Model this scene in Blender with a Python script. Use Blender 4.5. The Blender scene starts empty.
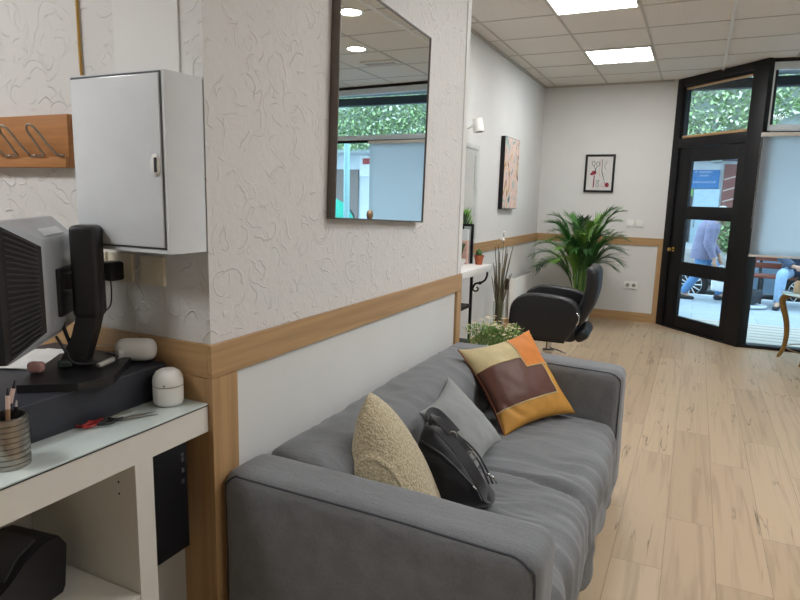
import bpy, bmesh, math, random
from math import sin, cos, pi, radians, sqrt, atan2
from mathutils import Vector, Matrix, Euler, noise
random.seed(7)
SC = bpy.context.scene
COL = SC.collection

# ------------------------------------------------------------------ camera, world, exposure
cam_d = bpy.data.cameras.new('camera'); cam = bpy.data.objects.new('camera', cam_d); COL.objects.link(cam)
CP = Vector((1.1348, -1.2154, 1.4127))
FW = Vector((-0.42442263, 0.89028485, -0.1651009)); UP = Vector((-0.09401415, 0.13802393, 0.98595676)); RT = Vector((0.90057025, 0.43398418, 0.02511889))
cam.matrix_world = Matrix(((RT.x, UP.x, -FW.x, CP.x), (RT.y, UP.y, -FW.y, CP.y), (RT.z, UP.z, -FW.z, CP.z), (0, 0, 0, 1)))
cam_d.sensor_width = 36.0; cam_d.sensor_fit = 'HORIZONTAL'; cam_d.lens = 36 * 611.44 / 800
cam_d.clip_start = 0.05; cam_d.clip_end = 200
SC.camera = cam
world = bpy.data.worlds.new('world'); SC.world = world; world.use_nodes = True
wn = world.node_tree
bg = wn.nodes['Background']; bg.inputs['Color'].default_value = (0.55, 0.78, 1.0, 1); bg.inputs['Strength'].default_value = 2.9
PANEL_STRENGTH = 15.0
DOWN_STRENGTH = 25.0
vs = SC.view_settings
vs.view_transform = 'Standard'; vs.look = 'None'; vs.gamma = 1.0; vs.use_curve_mapping = False; vs.exposure = 0.75

# ------------------------------------------------------------------ materials
def lin(c):
    c = c / 255.0
    return c / 12.92 if c <= 0.04045 else ((c + 0.055) / 1.055) ** 2.4
def rgb(h):
    if isinstance(h, str): h = (int(h[0:2], 16), int(h[2:4], 16), int(h[4:6], 16))
    return (lin(h[0]), lin(h[1]), lin(h[2]), 1.0)
_M = {}
class NT:
    def __init__(s, name):
        s.m = bpy.data.materials.new(name); s.m.use_nodes = True
        s.t = s.m.node_tree; s.b = s.t.nodes['Principled BSDF']; s.out = s.t.nodes['Material Output']
    def n(s, typ, **kw):
        nd = s.t.nodes.new(typ)
        for k, v in kw.items():
            if k in nd.inputs: nd.inputs[k].default_value = v
            else: setattr(nd, k, v)
        return nd
    def l(s, a, b): s.t.links.new(a, b)
    def coord(s, scale=(1, 1, 1), rot=(0, 0, 0)):
        tc = s.n('ShaderNodeTexCoord'); mp = s.n('ShaderNodeMapping')
        mp.inputs['Scale'].default_value = scale; mp.inputs['Rotation'].default_value = rot
        s.l(tc.outputs['Object'], mp.inputs['Vector']); return mp.outputs['Vector']
    def ramp(s, fac, stops):
        r = s.n('ShaderNodeValToRGB'); e = r.color_ramp.elements
        while len(e) < len(stops): e.new(0.5)
        for i, (p, c) in enumerate(stops): e[i].position = p; e[i].color = c
        s.l(fac, r.inputs['Fac']); return r.outputs['Color']
    def bump(s, h, strength, dist=0.01, prev=None):
        b = s.n('ShaderNodeBump'); b.inputs['Strength'].default_value = strength; b.inputs['Distance'].default_value = dist
        s.l(h, b.inputs['Height'])
        if prev: s.l(prev, b.inputs['Normal'])
        s.l(b.outputs['Normal'], s.b.inputs['Normal']); return b.outputs['Normal']
def mat(name, col, rough=0.6, metal=0.0, var=0.06, scale=20.0, bump=0.0, bscale=None, spec=0.5, bdist=0.004, coat=0.0):
    """plain surface with a little procedural unevenness"""
    if name in _M: return _M[name]
    k = NT(name); c = rgb(col)
    k.b.inputs['Roughness'].default_value = rough; k.b.inputs['Metallic'].default_value = metal
    k.b.inputs['Specular IOR Level'].default_value = spec
    if coat: k.b.inputs['Coat Weight'].default_value = coat; k.b.inputs['Coat Roughness'].default_value = 0.1
    v = k.coord()
    nz = k.n('ShaderNodeTexNoise', Scale=scale, Detail=3.0); k.l(v, nz.inputs['Vector'])
    lo = tuple(x * (1 - var) for x in c[:3]) + (1,); hi = tuple(min(1, x * (1 + var)) for x in c[:3]) + (1,)
    k.l(k.ramp(nz.outputs['Fac'], [(0.3, lo), (0.7, hi)]), k.b.inputs['Base Color'])
    if bump:
        n2 = k.n('ShaderNodeTexNoise', Scale=bscale or scale, Detail=3.0); k.l(v, n2.inputs['Vector'])
        k.bump(n2.outputs['Fac'], bump, bdist)
    _M[name] = k.m; return k.m
def wood(name, dark, light, axis='y', rough=0.45, fine=1.0):
    if name in _M: return _M[name]
    k = NT(name); k.b.inputs['Roughness'].default_value = rough
    sc = {'x': (1.2, 40, 40), 'y': (40, 1.2, 40), 'z': (40, 40, 1.2)}[axis]
    v = k.coord(tuple(a * fine for a in sc))
    nz = k.n('ShaderNodeTexNoise', Scale=1.0, Detail=4.0, Distortion=0.6); k.l(v, nz.inputs['Vector'])
    k.l(k.ramp(nz.outputs['Fac'], [(0.3, rgb(dark)), (0.65, rgb(light))]), k.b.inputs['Base Color'])
    k.bump(nz.outputs['Fac'], 0.08, 0.002)
    _M[name] = k.m; return k.m
def emit(name, col, strength):
    if name in _M: return _M[name]
    k = NT(name); k.b.inputs['Base Color'].default_value = (0.9, 0.9, 0.9, 1)
    k.b.inputs['Emission Color'].default_value = col; k.b.inputs['Emission Strength'].default_value = strength
    _M[name] = k.m; return k.m
def glass_mat(name, tint=(1, 1, 1), refl=0.08):
    if name in _M: return _M[name]
    k = NT(name); k.t.nodes.remove(k.b)
    tr = k.n('ShaderNodeBsdfTransparent'); tr.inputs['Color'].default_value = (*tint, 1)
    gl = k.n('ShaderNodeBsdfGlossy'); gl.inputs['Roughness'].default_value = 0.02
    fr = k.n('ShaderNodeLayerWeight'); fr.inputs['Blend'].default_value = 0.25
    mu = k.n('ShaderNodeMath', operation='MULTIPLY'); k.l(fr.outputs['Fresnel'], mu.inputs[0]); mu.inputs[1].default_value = refl * 6
    mx = k.n('ShaderNodeMixShader'); k.l(mu.outputs[0], mx.inputs[0]); k.l(tr.outputs[0], mx.inputs[1]); k.l(gl.outputs[0], mx.inputs[2])
    k.l(mx.outputs[0], k.out.inputs['Surface']); _M[name] = k.m; return k.m
def stucco_mat():
    k = NT('stucco'); k.b.inputs['Roughness'].default_value = 0.75; k.b.inputs['Specular IOR Level'].default_value = 0.25
    k.b.inputs['Base Color'].default_value = rgb('D9D7D4')
    v = k.coord()
    # trowelled arcs: thin rings round the points of a warped voronoi, broken up by noise
    wn_ = k.n('ShaderNodeTexNoise', Scale=5.0, Detail=3.0); k.l(v, wn_.inputs['Vector'])
    sub = k.n('ShaderNodeVectorMath', operation='SUBTRACT'); k.l(wn_.outputs['Color'], sub.inputs[0]); sub.inputs[1].default_value = (0.5, 0.5, 0.5)
    scl = k.n('ShaderNodeVectorMath', operation='SCALE'); k.l(sub.outputs[0], scl.inputs[0]); scl.inputs['Scale'].default_value = 0.11
    add = k.n('ShaderNodeVectorMath', operation='ADD'); k.l(v, add.inputs[0]); k.l(scl.outputs[0], add.inputs[1])
    hs = []
    for sc, off in ((8.0, 0.0), (12.0, 3.7)):
        of = k.n('ShaderNodeVectorMath', operation='ADD'); k.l(add.outputs[0], of.inputs[0]); of.inputs[1].default_value = (off, off * .6, off * .3)
        vo = k.n('ShaderNodeTexVoronoi', Scale=sc); k.l(of.outputs[0], vo.inputs['Vector'])
        rp = k.ramp(vo.outputs['Distance'], [(0.38, (0, 0, 0, 1)), (0.415, (1, 1, 1, 1)), (0.44, (.25, .25, .25, 1)), (0.62, (0.05, .05, .05, 1)), (0.645, (.9, .9, .9, 1)), (0.66, (0, 0, 0, 1))])
        mk = k.n('ShaderNodeTexNoise', Scale=13.0 + off, Detail=2.0); k.l(of.outputs[0], mk.inputs['Vector'])
        mr = k.ramp(mk.outputs['Fac'], [(0.50, (0, 0, 0, 1)), (0.60, (1, 1, 1, 1))])
        mm = k.n('ShaderNodeMath', operation='MULTIPLY'); k.l(rp, mm.inputs[0]); k.l(mr, mm.inputs[1]); hs.append(mm.outputs[0])
    ad = k.n('ShaderNodeMath', operation='ADD'); k.l(hs[0], ad.inputs[0]); k.l(hs[1], ad.inputs[1])
    fn = k.n('ShaderNodeTexNoise', Scale=45.0, Detail=4.0); k.l(v, fn.inputs['Vector'])
    f2 = k.n('ShaderNodeMath', operation='MULTIPLY'); k.l(fn.outputs['Fac'], f2.inputs[0]); f2.inputs[1].default_value = 0.45
    a2 = k.n('ShaderNodeMath', operation='ADD'); k.l(ad.outputs[0], a2.inputs[0]); k.l(f2.outputs[0], a2.inputs[1])
    k.bump(a2.outputs[0], 0.6, 0.006); return k.m
def floor_mat():
    k = NT('floor_planks'); k.b.inputs['Roughness'].default_value = 0.42; k.b.inputs['Specular IOR Level'].default_value = 0.4
    v = k.coord((1, 1, 1), (0, 0, pi / 2))
    br = k.n('ShaderNodeTexBrick', Scale=1.0); k.l(v, br.inputs['Vector'])
    br.inputs['Brick Width'].default_value = 1.22; br.inputs['Row Height'].default_value = 0.19
    br.inputs['Mortar Size'].default_value = 0.0012; br.inputs['Mortar Smooth'].default_value = 0.1
    br.inputs['Color1'].default_value = (0.2, 0.2, 0.2, 1); br.inputs['Color2'].default_value = (0.9, 0.9, 0.9, 1); br.inputs['Mortar'].default_value = (0, 0, 0, 1)
    br.offset = 0.37
    base = k.ramp(br.outputs['Color'], [(0.0, rgb('887560')), (0.15, rgb('AC967A')), (0.55, rgb('B49D81')), (1.0, rgb('BFA98C'))])
    # per-plank shift of the grain
    sh = k.n('ShaderNodeVectorMath', operation='SCALE'); k.l(br.outputs['Color'], sh.inputs[0]); sh.inputs['Scale'].default_value = 7.0
    ob = k.coord()
    av = k.n('ShaderNodeVectorMath', operation='ADD'); k.l(ob, av.inputs[0]); k.l(sh.outputs[0], av.inputs[1])
    m1 = k.n('ShaderNodeMapping'); m1.inputs['Scale'].default_value = (26, 1.1, 1); k.l(av.outputs[0], m1.inputs['Vector'])
    gr = k.n('ShaderNodeTexNoise', Scale=1.0, Detail=5.0, Distortion=0.8); k.l(m1.outputs[0], gr.inputs['Vector'])
    gcol = k.ramp(gr.outputs['Fac'], [(0.28, (0.70, 0.68, 0.66, 1)), (0.5, (1, 1, 1, 1)), (0.75, (1.0, 1.0, 1.0, 1))])
    mx = k.n('ShaderNodeMix', data_type='RGBA', blend_type='MULTIPLY'); mx.inputs['Factor'].default_value = 0.75
    k.l(base, mx.inputs[6]); k.l(gcol, mx.inputs[7])
    # dark drying cracks
    m2 = k.n('ShaderNodeMapping'); m2.inputs['Scale'].default_value = (11, 0.8, 1); k.l(av.outputs[0], m2.inputs['Vector'])
    cr = k.n('ShaderNodeTexNoise', Scale=1.0, Detail=3.5, Distortion=0.15); k.l(m2.outputs[0], cr.inputs['Vector'])
    line = k.ramp(cr.outputs['Fac'], [(0.491, (0, 0, 0, 1)), (0.498, (1, 1, 1, 1)), (0.502, (1, 1, 1, 1)), (0.509, (0, 0, 0, 1))])
    mk = k.n('ShaderNodeTexNoise', Scale=2.3, Detail=2.0); k.l(av.outputs[0], mk.inputs['Vector'])
    mkr = k.ramp(mk.outputs['Fac'], [(0.53, (0, 0, 0, 1)), (0.59, (1, 1, 1, 1))])
    cm = k.n('ShaderNodeMath', operation='MULTIPLY'); k.l(line, cm.inputs[0]); k.l(mkr, cm.inputs[1])
    c3 = k.n('ShaderNodeMath', operation='MULTIPLY'); k.l(cm.outputs[0], c3.inputs[0]); c3.inputs[1].default_value = 0.75
    mx2 = k.n('ShaderNodeMix', data_type='RGBA'); k.l(c3.outputs[0], mx2.inputs['Factor']); k.l(mx.outputs[2], mx2.inputs[6]); mx2.inputs[7].default_value = rgb('4A3A2C')
    k.l(mx2.outputs[2], k.b.inputs['Base Color'])
    k.bump(gr.outputs['Fac'], 0.06, 0.003); return k.m
def fabric_mat(name, col, scale=350.0, var=0.18, rough=0.9, sheen=0.2):
    k = NT(name); k.b.inputs['Roughness'].default_value = rough; k.b.inputs['Specular IOR Level'].default_value = 0.2
    k.b.inputs['Sheen Weight'].default_value = sheen
    c = rgb(col); v = k.coord()
    n1 = k.n('ShaderNodeTexNoise', Scale=scale, Detail=2.0); k.l(v, n1.inputs['Vector'])
    m = k.n('ShaderNodeMapping'); m.inputs['Scale'].default_value = (6, 90, 6); k.l(v, m.inputs['Vector'])
    n2 = k.n('ShaderNodeTexNoise', Scale=3.0, Detail=3.0); k.l(m.outputs[0], n2.inputs['Vector'])
    ad = k.n('ShaderNodeMath', operation='ADD'); k.l(n1.outputs['Fac'], ad.inputs[0]); k.l(n2.outputs['Fac'], ad.inputs[1])
    hf = k.n('ShaderNodeMath', operation='MULTIPLY'); k.l(ad.outputs[0], hf.inputs[0]); hf.inputs[1].default_value = 0.5
    lo = tuple(x * (1 - var) for x in c[:3]) + (1,); hi = tuple(min(1, x * (1 + var)) for x in c[:3]) + (1,)
    k.l(k.ramp(hf.outputs[0], [(0.35, lo), (0.65, hi)]), k.b.inputs['Base Color'])
    k.bump(n1.outputs['Fac'], 0.25, 0.002); return k.m
def marbled(name, stops, scale, detail=5, dist=1.5, rough=0.6):
    k = NT(name); k.b.inputs['Roughness'].default_value = rough
    v = k.coord(); nz = k.n('ShaderNodeTexNoise', Scale=scale, Detail=detail, Distortion=dist); k.l(v, nz.inputs['Vector'])
    k.l(k.ramp(nz.outputs['Fac'], [(p, rgb(c)) for p, c in stops]), k.b.inputs['Base Color']); return k.m

M_stucco = stucco_mat(); M_floor = floor_mat()
M_white = mat('white_paint', 'DCDBD8', 0.7, var=0.02, scale=4, bump=0.05, bscale=80)
M_far = mat('far_wall_paint', 'D9D8D5', 0.7, var=0.02, scale=3, bump=0.04, bscale=60)
M_panelw = mat('white_wall_panel', 'DEDEDB', 0.5, var=0.02, scale=3)
M_oak_y = wood('oak_trim_y', 'A27F57', 'BA966A', 'y'); M_oak_x = wood('oak_trim_x', 'A27F57', 'BA966A', 'x'); M_oak_z = wood('oak_trim_z', 'A27F57', 'BA966A', 'z')
M_rack = wood('rack_wood', '9E6836', 'B57B46', 'x')
M_tile = mat('ceiling_tile', 'E0DAD3', 0.9, var=0.05, scale=60, bump=0.15, bscale=160)
M_grid = mat('ceiling_grid_metal', 'B9B2AA', 0.5, var=0.03); M_gridw = mat('white_profile', 'E8E6E2', 0.5, var=0.03)
M_black = mat('black_lacquer', '0D0C0F', 0.5, var=0.08, spec=.35); M_blackm = mat('black_metal', '141316', 0.5, 0.3)
M_blackp = mat('black_plastic', '1B1A1D', 0.42, bump=0.05, bscale=300)
M_leather = mat('black_leather', '131318', 0.42, var=0.1, scale=30, bump=0.12, bscale=220)
M_greyframe = mat('pale_grey_aluminium', 'D3DCE2', 0.4, 0.1, var=0.03)
M_chrome = mat('chrome', 'C8C8CA', 0.18, 1.0, var=0.03); M_steel = mat('brushed_steel', 'A7A39C', 0.3, 1.0, var=0.08, scale=60)
M_brass = mat('brass', 'D8B870', 0.25, 1.0)
M_whitep = mat('white_plastic', 'E6E5E0', 0.4, var=0.02); M_whitemetal = mat('white_enamel_metal', 'DADEE1', 0.22, 0.0, var=0.02, coat=0.4)
M_ivoryp = mat('ivory_plastic', 'DDD2BA', 0.45, var=0.04)
M_lam = mat('white_laminate', 'DEDAD0', 0.4, var=0.02)
M_glass = glass_mat('clear_glass', (0.97, 0.99, 0.98)); M_mirror = None
def mirror_mat(name, col):
    k = NT(name); k.b.inputs['Metallic'].default_value = 1; k.b.inputs['Roughness'].default_value = 0.01; k.b.inputs['Base Color'].default_value = col; return k.m
M_mirror = mirror_mat('mirror_silver', (0.90, 0.93, 0.93, 1))

# ------------------------------------------------------------------ mesh helpers
class MB:
    def __init__(s): s.bm = bmesh.new(); s.mi = 0
    def _xf(s, vs, M):
        for v in vs: v.co = M @ v.co
    def box(s, lo, hi, bev=0.0, M=None, seg=2):
        lo = Vector(lo); hi = Vector(hi)
        r = bmesh.ops.create_cube(s.bm, size=1.0); vs = r['verts']
        c = (lo + hi) / 2; d = hi - lo
        for v in vs: v.co = Vector((v.co.x * d.x + c.x, v.co.y * d.y + c.y, v.co.z * d.z + c.z))
        if bev > 0:
            es = list({e for v in vs for e in v.link_edges})
            rb = bmesh.ops.bevel(s.bm, geom=es, offset=bev, segments=seg, affect='EDGES', profile=0.6)
            vs = list({v for f in rb['faces'] for v in f.verts} | {v for v in vs if v.is_valid})
        if M is not None: s._xf(vs, M)
        for v in vs:
            for f in v.link_faces: f.material_index = s.mi
        return s
    def quadmesh(s, P, closed_u=False, closed_v=False, cap=False):
        """P[i][j] grid of points"""
        V = [[s.bm.verts.new(Vector(p)) for p in row] for row in P]
        nu = len(V); nv = len(V[0])
        for i in range(nu if closed_u else nu - 1):
            for j in range(nv if closed_v else nv - 1):
                a, b, c, d = V[i][j], V[(i + 1) % nu][j], V[(i + 1) % nu][(j + 1) % nv], V[i][(j + 1) % nv]
                try: f = s.bm.faces.new((a, b, c, d)); f.material_index = s.mi
                except ValueError: pass
        if cap:
            for row in (V[0][::-1], V[-1]):
                try: f = s.bm.faces.new(row); f.material_index = s.mi
                except ValueError: pass
        return V
    def tube(s, path, r, seg=8, closed=False):
        path = [Vector(p) for p in path]; n = len(path)
        rr = r if isinstance(r, (list, tuple)) else [r] * n
        rows = []; prev = None
        for i in range(n):
            if closed: t = path[(i + 1) % n] - path[i - 1]
            else: t = path[min(i + 1, n - 1)] - path[max(i - 1, 0)]
            if t.length < 1e-9: t = Vector((0, 0, 1))
            t.normalize()
            if prev is None:
                a = Vector((0, 0, 1)) if abs(t.z) < 0.9 else Vector((1, 0, 0))
                x = t.cross(a).normalized()
            else:
                x = prev - t * prev.dot(t)
                if x.length < 1e-6: x = t.orthogonal()
                x.normalize()
            y = t.cross(x); prev = x
            rows.append([path[i] + (x * cos(2 * pi * k / seg) + y * sin(2 * pi * k / seg)) * rr[i] for k in range(seg)])
        s.quadmesh(rows, closed_u=closed, closed_v=True, cap=not closed); return s
    def lathe(s, prof, c=(0, 0, 0), seg=24, sx=1, sy=1, M=None):
        c = Vector(c); rows = []
        for r, z in prof:
            rows.append([c + Vector((r * sx * cos(2 * pi * k / seg), r * sy * sin(2 * pi * k / seg), z)) for k in range(seg)])
        if M is not None: rows = [[M @ p for p in row] for row in rows]
        s.quadmesh(rows, closed_v=True, cap=True); return s
    def cyl(s, p0, p1, r, r1=None, seg=16):
        p0 = Vector(p0); p1 = Vector(p1); r1 = r if r1 is None else r1
        return s.tube([p0, p1], [r, r1], seg)
    def prism(s, poly, h0, h1, axis='z', M=None):
        def P(a, b, h):
            return {'z': (a, b, h), 'y': (a, h, b), 'x': (h, a, b)}[axis]
        A = [s.bm.verts.new(Vector(P(a, b, h0))) for a, b in poly]; B = [s.bm.verts.new(Vector(P(a, b, h1))) for a, b in poly]
        n = len(poly); fs = [s.bm.faces.new(A[::-1]), s.bm.faces.new(B)]
        for i in range(n): fs.append(s.bm.faces.new((A[i], A[(i + 1) % n], B[(i + 1) % n], B[i])))
        for f in fs: f.material_index = s.mi
        if M is not None: s._xf(A + B, M)
        return s
    def rbox(s, lo, hi, r, div=(6, 6, 6), fn=None, M=None, ra=3):
        """rounded box on a dense grid; fn(co, normal) -> displaced co"""
        lo = Vector(lo); hi = Vector(hi); c = (lo + hi) / 2; h = (hi - lo) / 2
        r = min(r, h.x, h.y, h.z)
        def axis(hh, n):
            ts = [-hh + r * (1 - cos(pi / 2 * i / ra)) * 1.0 for i in range(ra)]
            mid = [-(hh - r) + 2 * (hh - r) * i / n for i in range(n + 1)] if hh > r + 1e-6 else [0.0]
            return ts + mid + [-t for t in ts[::-1]]
        A = [axis(h.x, div[0]), axis(h.y, div[1]), axis(h.z, div[2])]
        key = {}
        def vert(p):
            k = tuple(round(x, 5) for x in p)
            if k in key: return key[k]
            p = Vector(p); inn = Vector([max(-(h[i] - r), min(h[i] - r, p[i])) for i in range(3)])
            d = p - inn; nn = d.normalized() if d.length > 1e-9 else Vector((0, 0, 1))
            q = inn + nn * r + c
            if fn: q = fn(q, nn)
            if M is not None: q = M @ q
            v = s.bm.verts.new(q); key[k] = v; return v
        for ax in range(3):
            b, cc = (ax + 1) % 3, (ax + 2) % 3
            for sg in (-1, 1):
                for i in range(len(A[b]) - 1):
                    for j in range(len(A[cc]) - 1):
                        pts = []
                        for (u, w) in ((i, j), (i + 1, j), (i + 1, j + 1), (i, j + 1)):
                            p = [0, 0, 0]; p[ax] = sg * h[ax]; p[b] = A[b][u]; p[cc] = A[cc][w]; pts.append(vert(p))
                        if sg < 0: pts = pts[::-1]
                        if len(set(pts)) == 4:
                            try: f = s.bm.faces.new(pts); f.material_index = s.mi
                            except ValueError: pass
        return s
    def ball(s, c, r, sc=(1, 1, 1), seg=12, rings=8, M=None):
        mm = Matrix.Translation(Vector(c)) @ Matrix.Diagonal((*sc, 1))
        if M is not None: mm = M @ mm
        ret = bmesh.ops.create_uvsphere(s.bm, u_segments=seg, v_segments=rings, radius=r, matrix=mm)
        for v in ret['verts']:
            for f in v.link_faces: f.material_index = s.mi
        return s
    def build(s, name, m, parent=None, smooth=None, org=None, keep=False):
        if not keep: bmesh.ops.recalc_face_normals(s.bm, faces=s.bm.faces[:])
        o_ = Vector(org) if org is not None else (Vector(parent['_org']) if parent and '_org' in parent else Vector((0, 0, 0)))
        if o_.length > 0:
            for v in s.bm.verts: v.co -= o_
        me = bpy.data.meshes.new(name); s.bm.to_mesh(me); s.bm.free()
        o = bpy.data.objects.new(name, me); COL.objects.link(o)
        for mm in (m if isinstance(m, (list, tuple)) else [m]): me.materials.append(mm)
        if parent: o.parent = parent
        if parent is not None and '_org' in parent: o['_org'] = parent['_org']
        elif org is not None: o.location = o_; o['_org'] = tuple(o_)
        if smooth is not None:
            for p in me.polygons: p.use_smooth = True
            if smooth < 180:
                try: me.set_sharp_from_angle(angle=radians(smooth))
                except Exception: pass
        return o
def tag(o, label=None, cat=None, group=None, kind=None):
    if label: o['label'] = label
    if cat: o['category'] = cat
    if group: o['group'] = group
    if kind: o['kind'] = kind
    return o
def thing(name, label, cat, loc, group=None, rot=None):
    """Empty at the base; children given in world coordinates unless rot is given (then local)"""
    o = bpy.data.objects.new(name, None); COL.objects.link(o); o.location = loc; o.empty_display_size = 0.1
    if rot is not None: o.rotation_euler = rot
    else: o['_org'] = tuple(loc)
    return tag(o, label, cat, group)
def struct(o): o['kind'] = 'structure'; return o
def copy_tree(o, parent=None):
    c = o.copy(); COL.objects.link(c)
    if parent: c.parent = parent
    for ch in o.children: copy_tree(ch, c)
    return c
def bez(p0, p1, p2, p3, n):
    p0, p1, p2, p3 = map(Vector, (p0, p1, p2, p3)); out = []
    for i in range(n + 1):
        t = i / n; out.append(p0 * (1 - t) ** 3 + p1 * 3 * t * (1 - t) ** 2 + p2 * 3 * t * t * (1 - t) + p3 * t ** 3)
    return out
def smooth_path(pts, n=6):
    pts = [Vector(p) for p in pts]; out = []
    for i in range(len(pts) - 1):
        a, b, c, d = pts[max(i - 1, 0)], pts[i], pts[i + 1], pts[min(i + 2, len(pts) - 1)]
        for k in range(n):
            t = k / n
            out.append(0.5 * ((2 * b) + (c - a) * t + (2 * a - 5 * b + 4 * c - d) * t * t + (3 * b - a - 3 * c + d) * t ** 3))
    out.append(pts[-1]); return out

# ------------------------------------------------------------------ room shell
H = 2.80; Z1 = 1.014; Z2 = 0.923; YA = 1.915; XL = -0.692; YF = 6.625; XE = 0.817
DA = Vector((0.82, 6.62, 0)); DB = Vector((1.62, 5.77, 0)); DANG = atan2(DB.y - DA.y, DB.x - DA.x)
WANG = radians(5.0); W0 = Vector((1.625, 5.775, 0)); WLEN = 2.99
WX = W0.x + WLEN * cos(WANG); WY = W0.y + WLEN * sin(WANG)
XR = 4.60
b = MB(); b.prism([(-3.3, -4.2), (XR + .1, -4.2), (XR + .1, WY + .02), (WX, WY + .02), (W0.x, W0.y + .04), (DA.x + .05, DA.y + .05), (DA.x, YF + .1), (-3.3, YF + .1)], -0.12, 0.0)
struct(b.build('floor', M_floor))
b = MB(); b.prism([(-3.3, -4.2), (XR + .1, -4.2), (XR + .1, WY + .12), (WX, WY + .12), (W0.x, W0.y + .12), (DA.x + .1, DA.y + .1), (DA.x, YF + .1), (-3.3, YF + .1)], H, H + 0.25)
struct(b.build('ceiling', M_tile))
b = MB(); b.mi = 0; b.box((-3.3, 0, Z1 - .01), (0, YA, H)); b.mi = 1; b.box((-3.3, 0, 0), (0, YA, Z1 - .01))
struct(b.build('wall_left', [M_stucco, M_panelw]))
b = MB(); b.box((XL - .15, YA, 0), (XL, YF + .1, H)); struct(b.build('wall_left_far', M_far))
b = MB(); b.box((XL, YF, 0), (XE + .01, YF + .1, H)); struct(b.build('wall_far', M_far))
b = MB(); b.box((XR, -4.2, 0), (XR + .1, WY + .12, H)); struct(b.build('wall_right', M_white))
b = MB(); b.box((-3.3, -4.3, 0), (XR + .1, -4.2, H)); struct(b.build('wall_rear', M_white))
b = MB(); b.box((-3.4, -4.3, 0), (-3.3, YA, H)); struct(b.build('wall_reception', M_white))
# trims (oak boards proud of the walls)
T = 0.014
def trim(n, lo, hi, m): struct(MB().box(lo, hi, 0.0015).build('trim_%d' % n, m))
trim(1, (0, -T, Z2), (T, YA, Z1), M_oak_y)
trim(2, (-3.2, -T, Z2), (0, 0, Z1), M_oak_x)
b = MB(); b.box((0, -T, 0), (T, 0.088, Z2 - .001), 0.0015); struct(b.build('trim_3', M_oak_z))
b = MB(); b.box((-0.105, -T, 0), (0, 0, Z2 - .001), 0.0015); struct(b.build('trim_4', M_oak_z))
trim(5, (0, YA - .066, 0), (T, YA, Z2 - .001), M_oak_z)
trim(6, (XL, YA + .02, Z2), (XL + T, YF, Z1), M_oak_y)
trim(7, (XL + T, YF - T, Z2), (XE - .055, YF, Z1), M_oak_x)
trim(8, (XE - .065, YF - T, 0), (XE, YF, Z1), M_oak_z)
b = MB(); b.box((XL, YF - T, 0), (XE - .066, YF, 0.11), 0.0015); struct(b.build('baseboard_far', M_oak_x))
b = MB(); b.box((XL, YA + .02, 0), (XL + T, YF - T, 0.11), 0.0015); struct(b.build('baseboard_left', M_oak_y))
b = MB(); b.box((-0.002, YA - .05, Z1), (0.005, YA + .004, H), 0.003); struct(b.build('trim_9', M_white))
# ceiling grid
GX = 0.039; GY = 3.682; TS = 0.6
b = MB()
xs = [GX + TS * i for i in range(-6, 8) if -3.3 < GX + TS * i < XR]
for x in xs:
    if abs(x - (GX + 2 * TS)) < 1e-6: continue
    ymax = YF if x < XE else (DA.y - (x - DA.x) * 1.0625 if x < DB.x else W0.y + (x - W0.x) * .0875)
    y0 = -4.2 if x > 0 else (YA if x > XL else None)
    if y0 is None: continue
    b.box((x - .009, y0, H - .004), (x + .009, ymax, H + .001))
for j in range(-14, 6):
    y = GY + TS * j
    if not -4.2 < y < YF: continue
    x0 = 0 if y < YA else XL; 
    if y < 0: x0 = -3.3
    x1 = XR if y < 5.7 else DA.x + (DA.y - y) / 1.0625
    b.box((x0, y - .009, H - .003), (x1, y + .009, H + .002))
struct(b.build('trim_10', M_grid))
b = MB(); xw = GX + 2 * TS; b.box((xw - .012, -4.2, H - .012), (xw + .012, 6.16, H + .001)); struct(b.build('trim_11', M_gridw))
b = MB(); b.box((XL, YF - .03, H - .02), (XE - .05, YF, H - .001)); b.box((XL, YA, H - .02), (XL + .02, YF - .03, H - .001)); struct(b.build('trim_12', M_grid))
# luminous panels
M_panel = emit('luminous_panel', (0.985, 0.99, 1.0, 1), PANEL_STRENGTH)
def light_panel(i, j, label):
    x, y = GX + TS * i, GY + TS * j
    t = thing('ceiling_light', label, 'ceiling light', (x + .3, y + .3, H), 'square ceiling panels')
    b = MB()
    for lo, hi in (((x + .01, y + .01), (x + .59, y + .024)), ((x + .01, y + .576), (x + .59, y + .59)), ((x + .01, y + .024), (x + .024, y + .576)), ((x + .576, y + .024), (x + .59, y + .576))):
        b.box((*lo, H - .012), (*hi, H - .001))
    b.build('frame', M_gridw, t)
    MB().box((x + .024, y + .024, H - .009), (x + .576, y + .576, H - .002)).build('diffuser', M_panel, t)
light_panel(0, 2, 'square luminous ceiling panel nearest the far wall')
light_panel(0, -1, 'square luminous ceiling panel cut by the top of the photo')
light_panel(2, -4, 'added unseen ceiling panel for room light in front of the grey sofa')  # added out of view to light the sofa side evenly
light_panel(-2, -9, 'added unseen ceiling panel brightening the reception corner, above the desk')  # added out of view to brighten the dark reception niche
light_panel(-4, -9, 'added unseen ceiling panel brightening the reception corner, behind the desk')  # second added panel, more fill for the niche from the left
light_panel(4, -4, 'added unseen fill panel in the ceiling by the right wall, further from the rear')  # added out of view as fill light for the room
light_panel(4, -7, 'added unseen fill panel in the ceiling by the right wall, nearer the rear')  # another added fill panel, also out of view
M_down = emit('downlight_glow', (1.0, 0.96, 0.9, 1), DOWN_STRENGTH)
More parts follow.
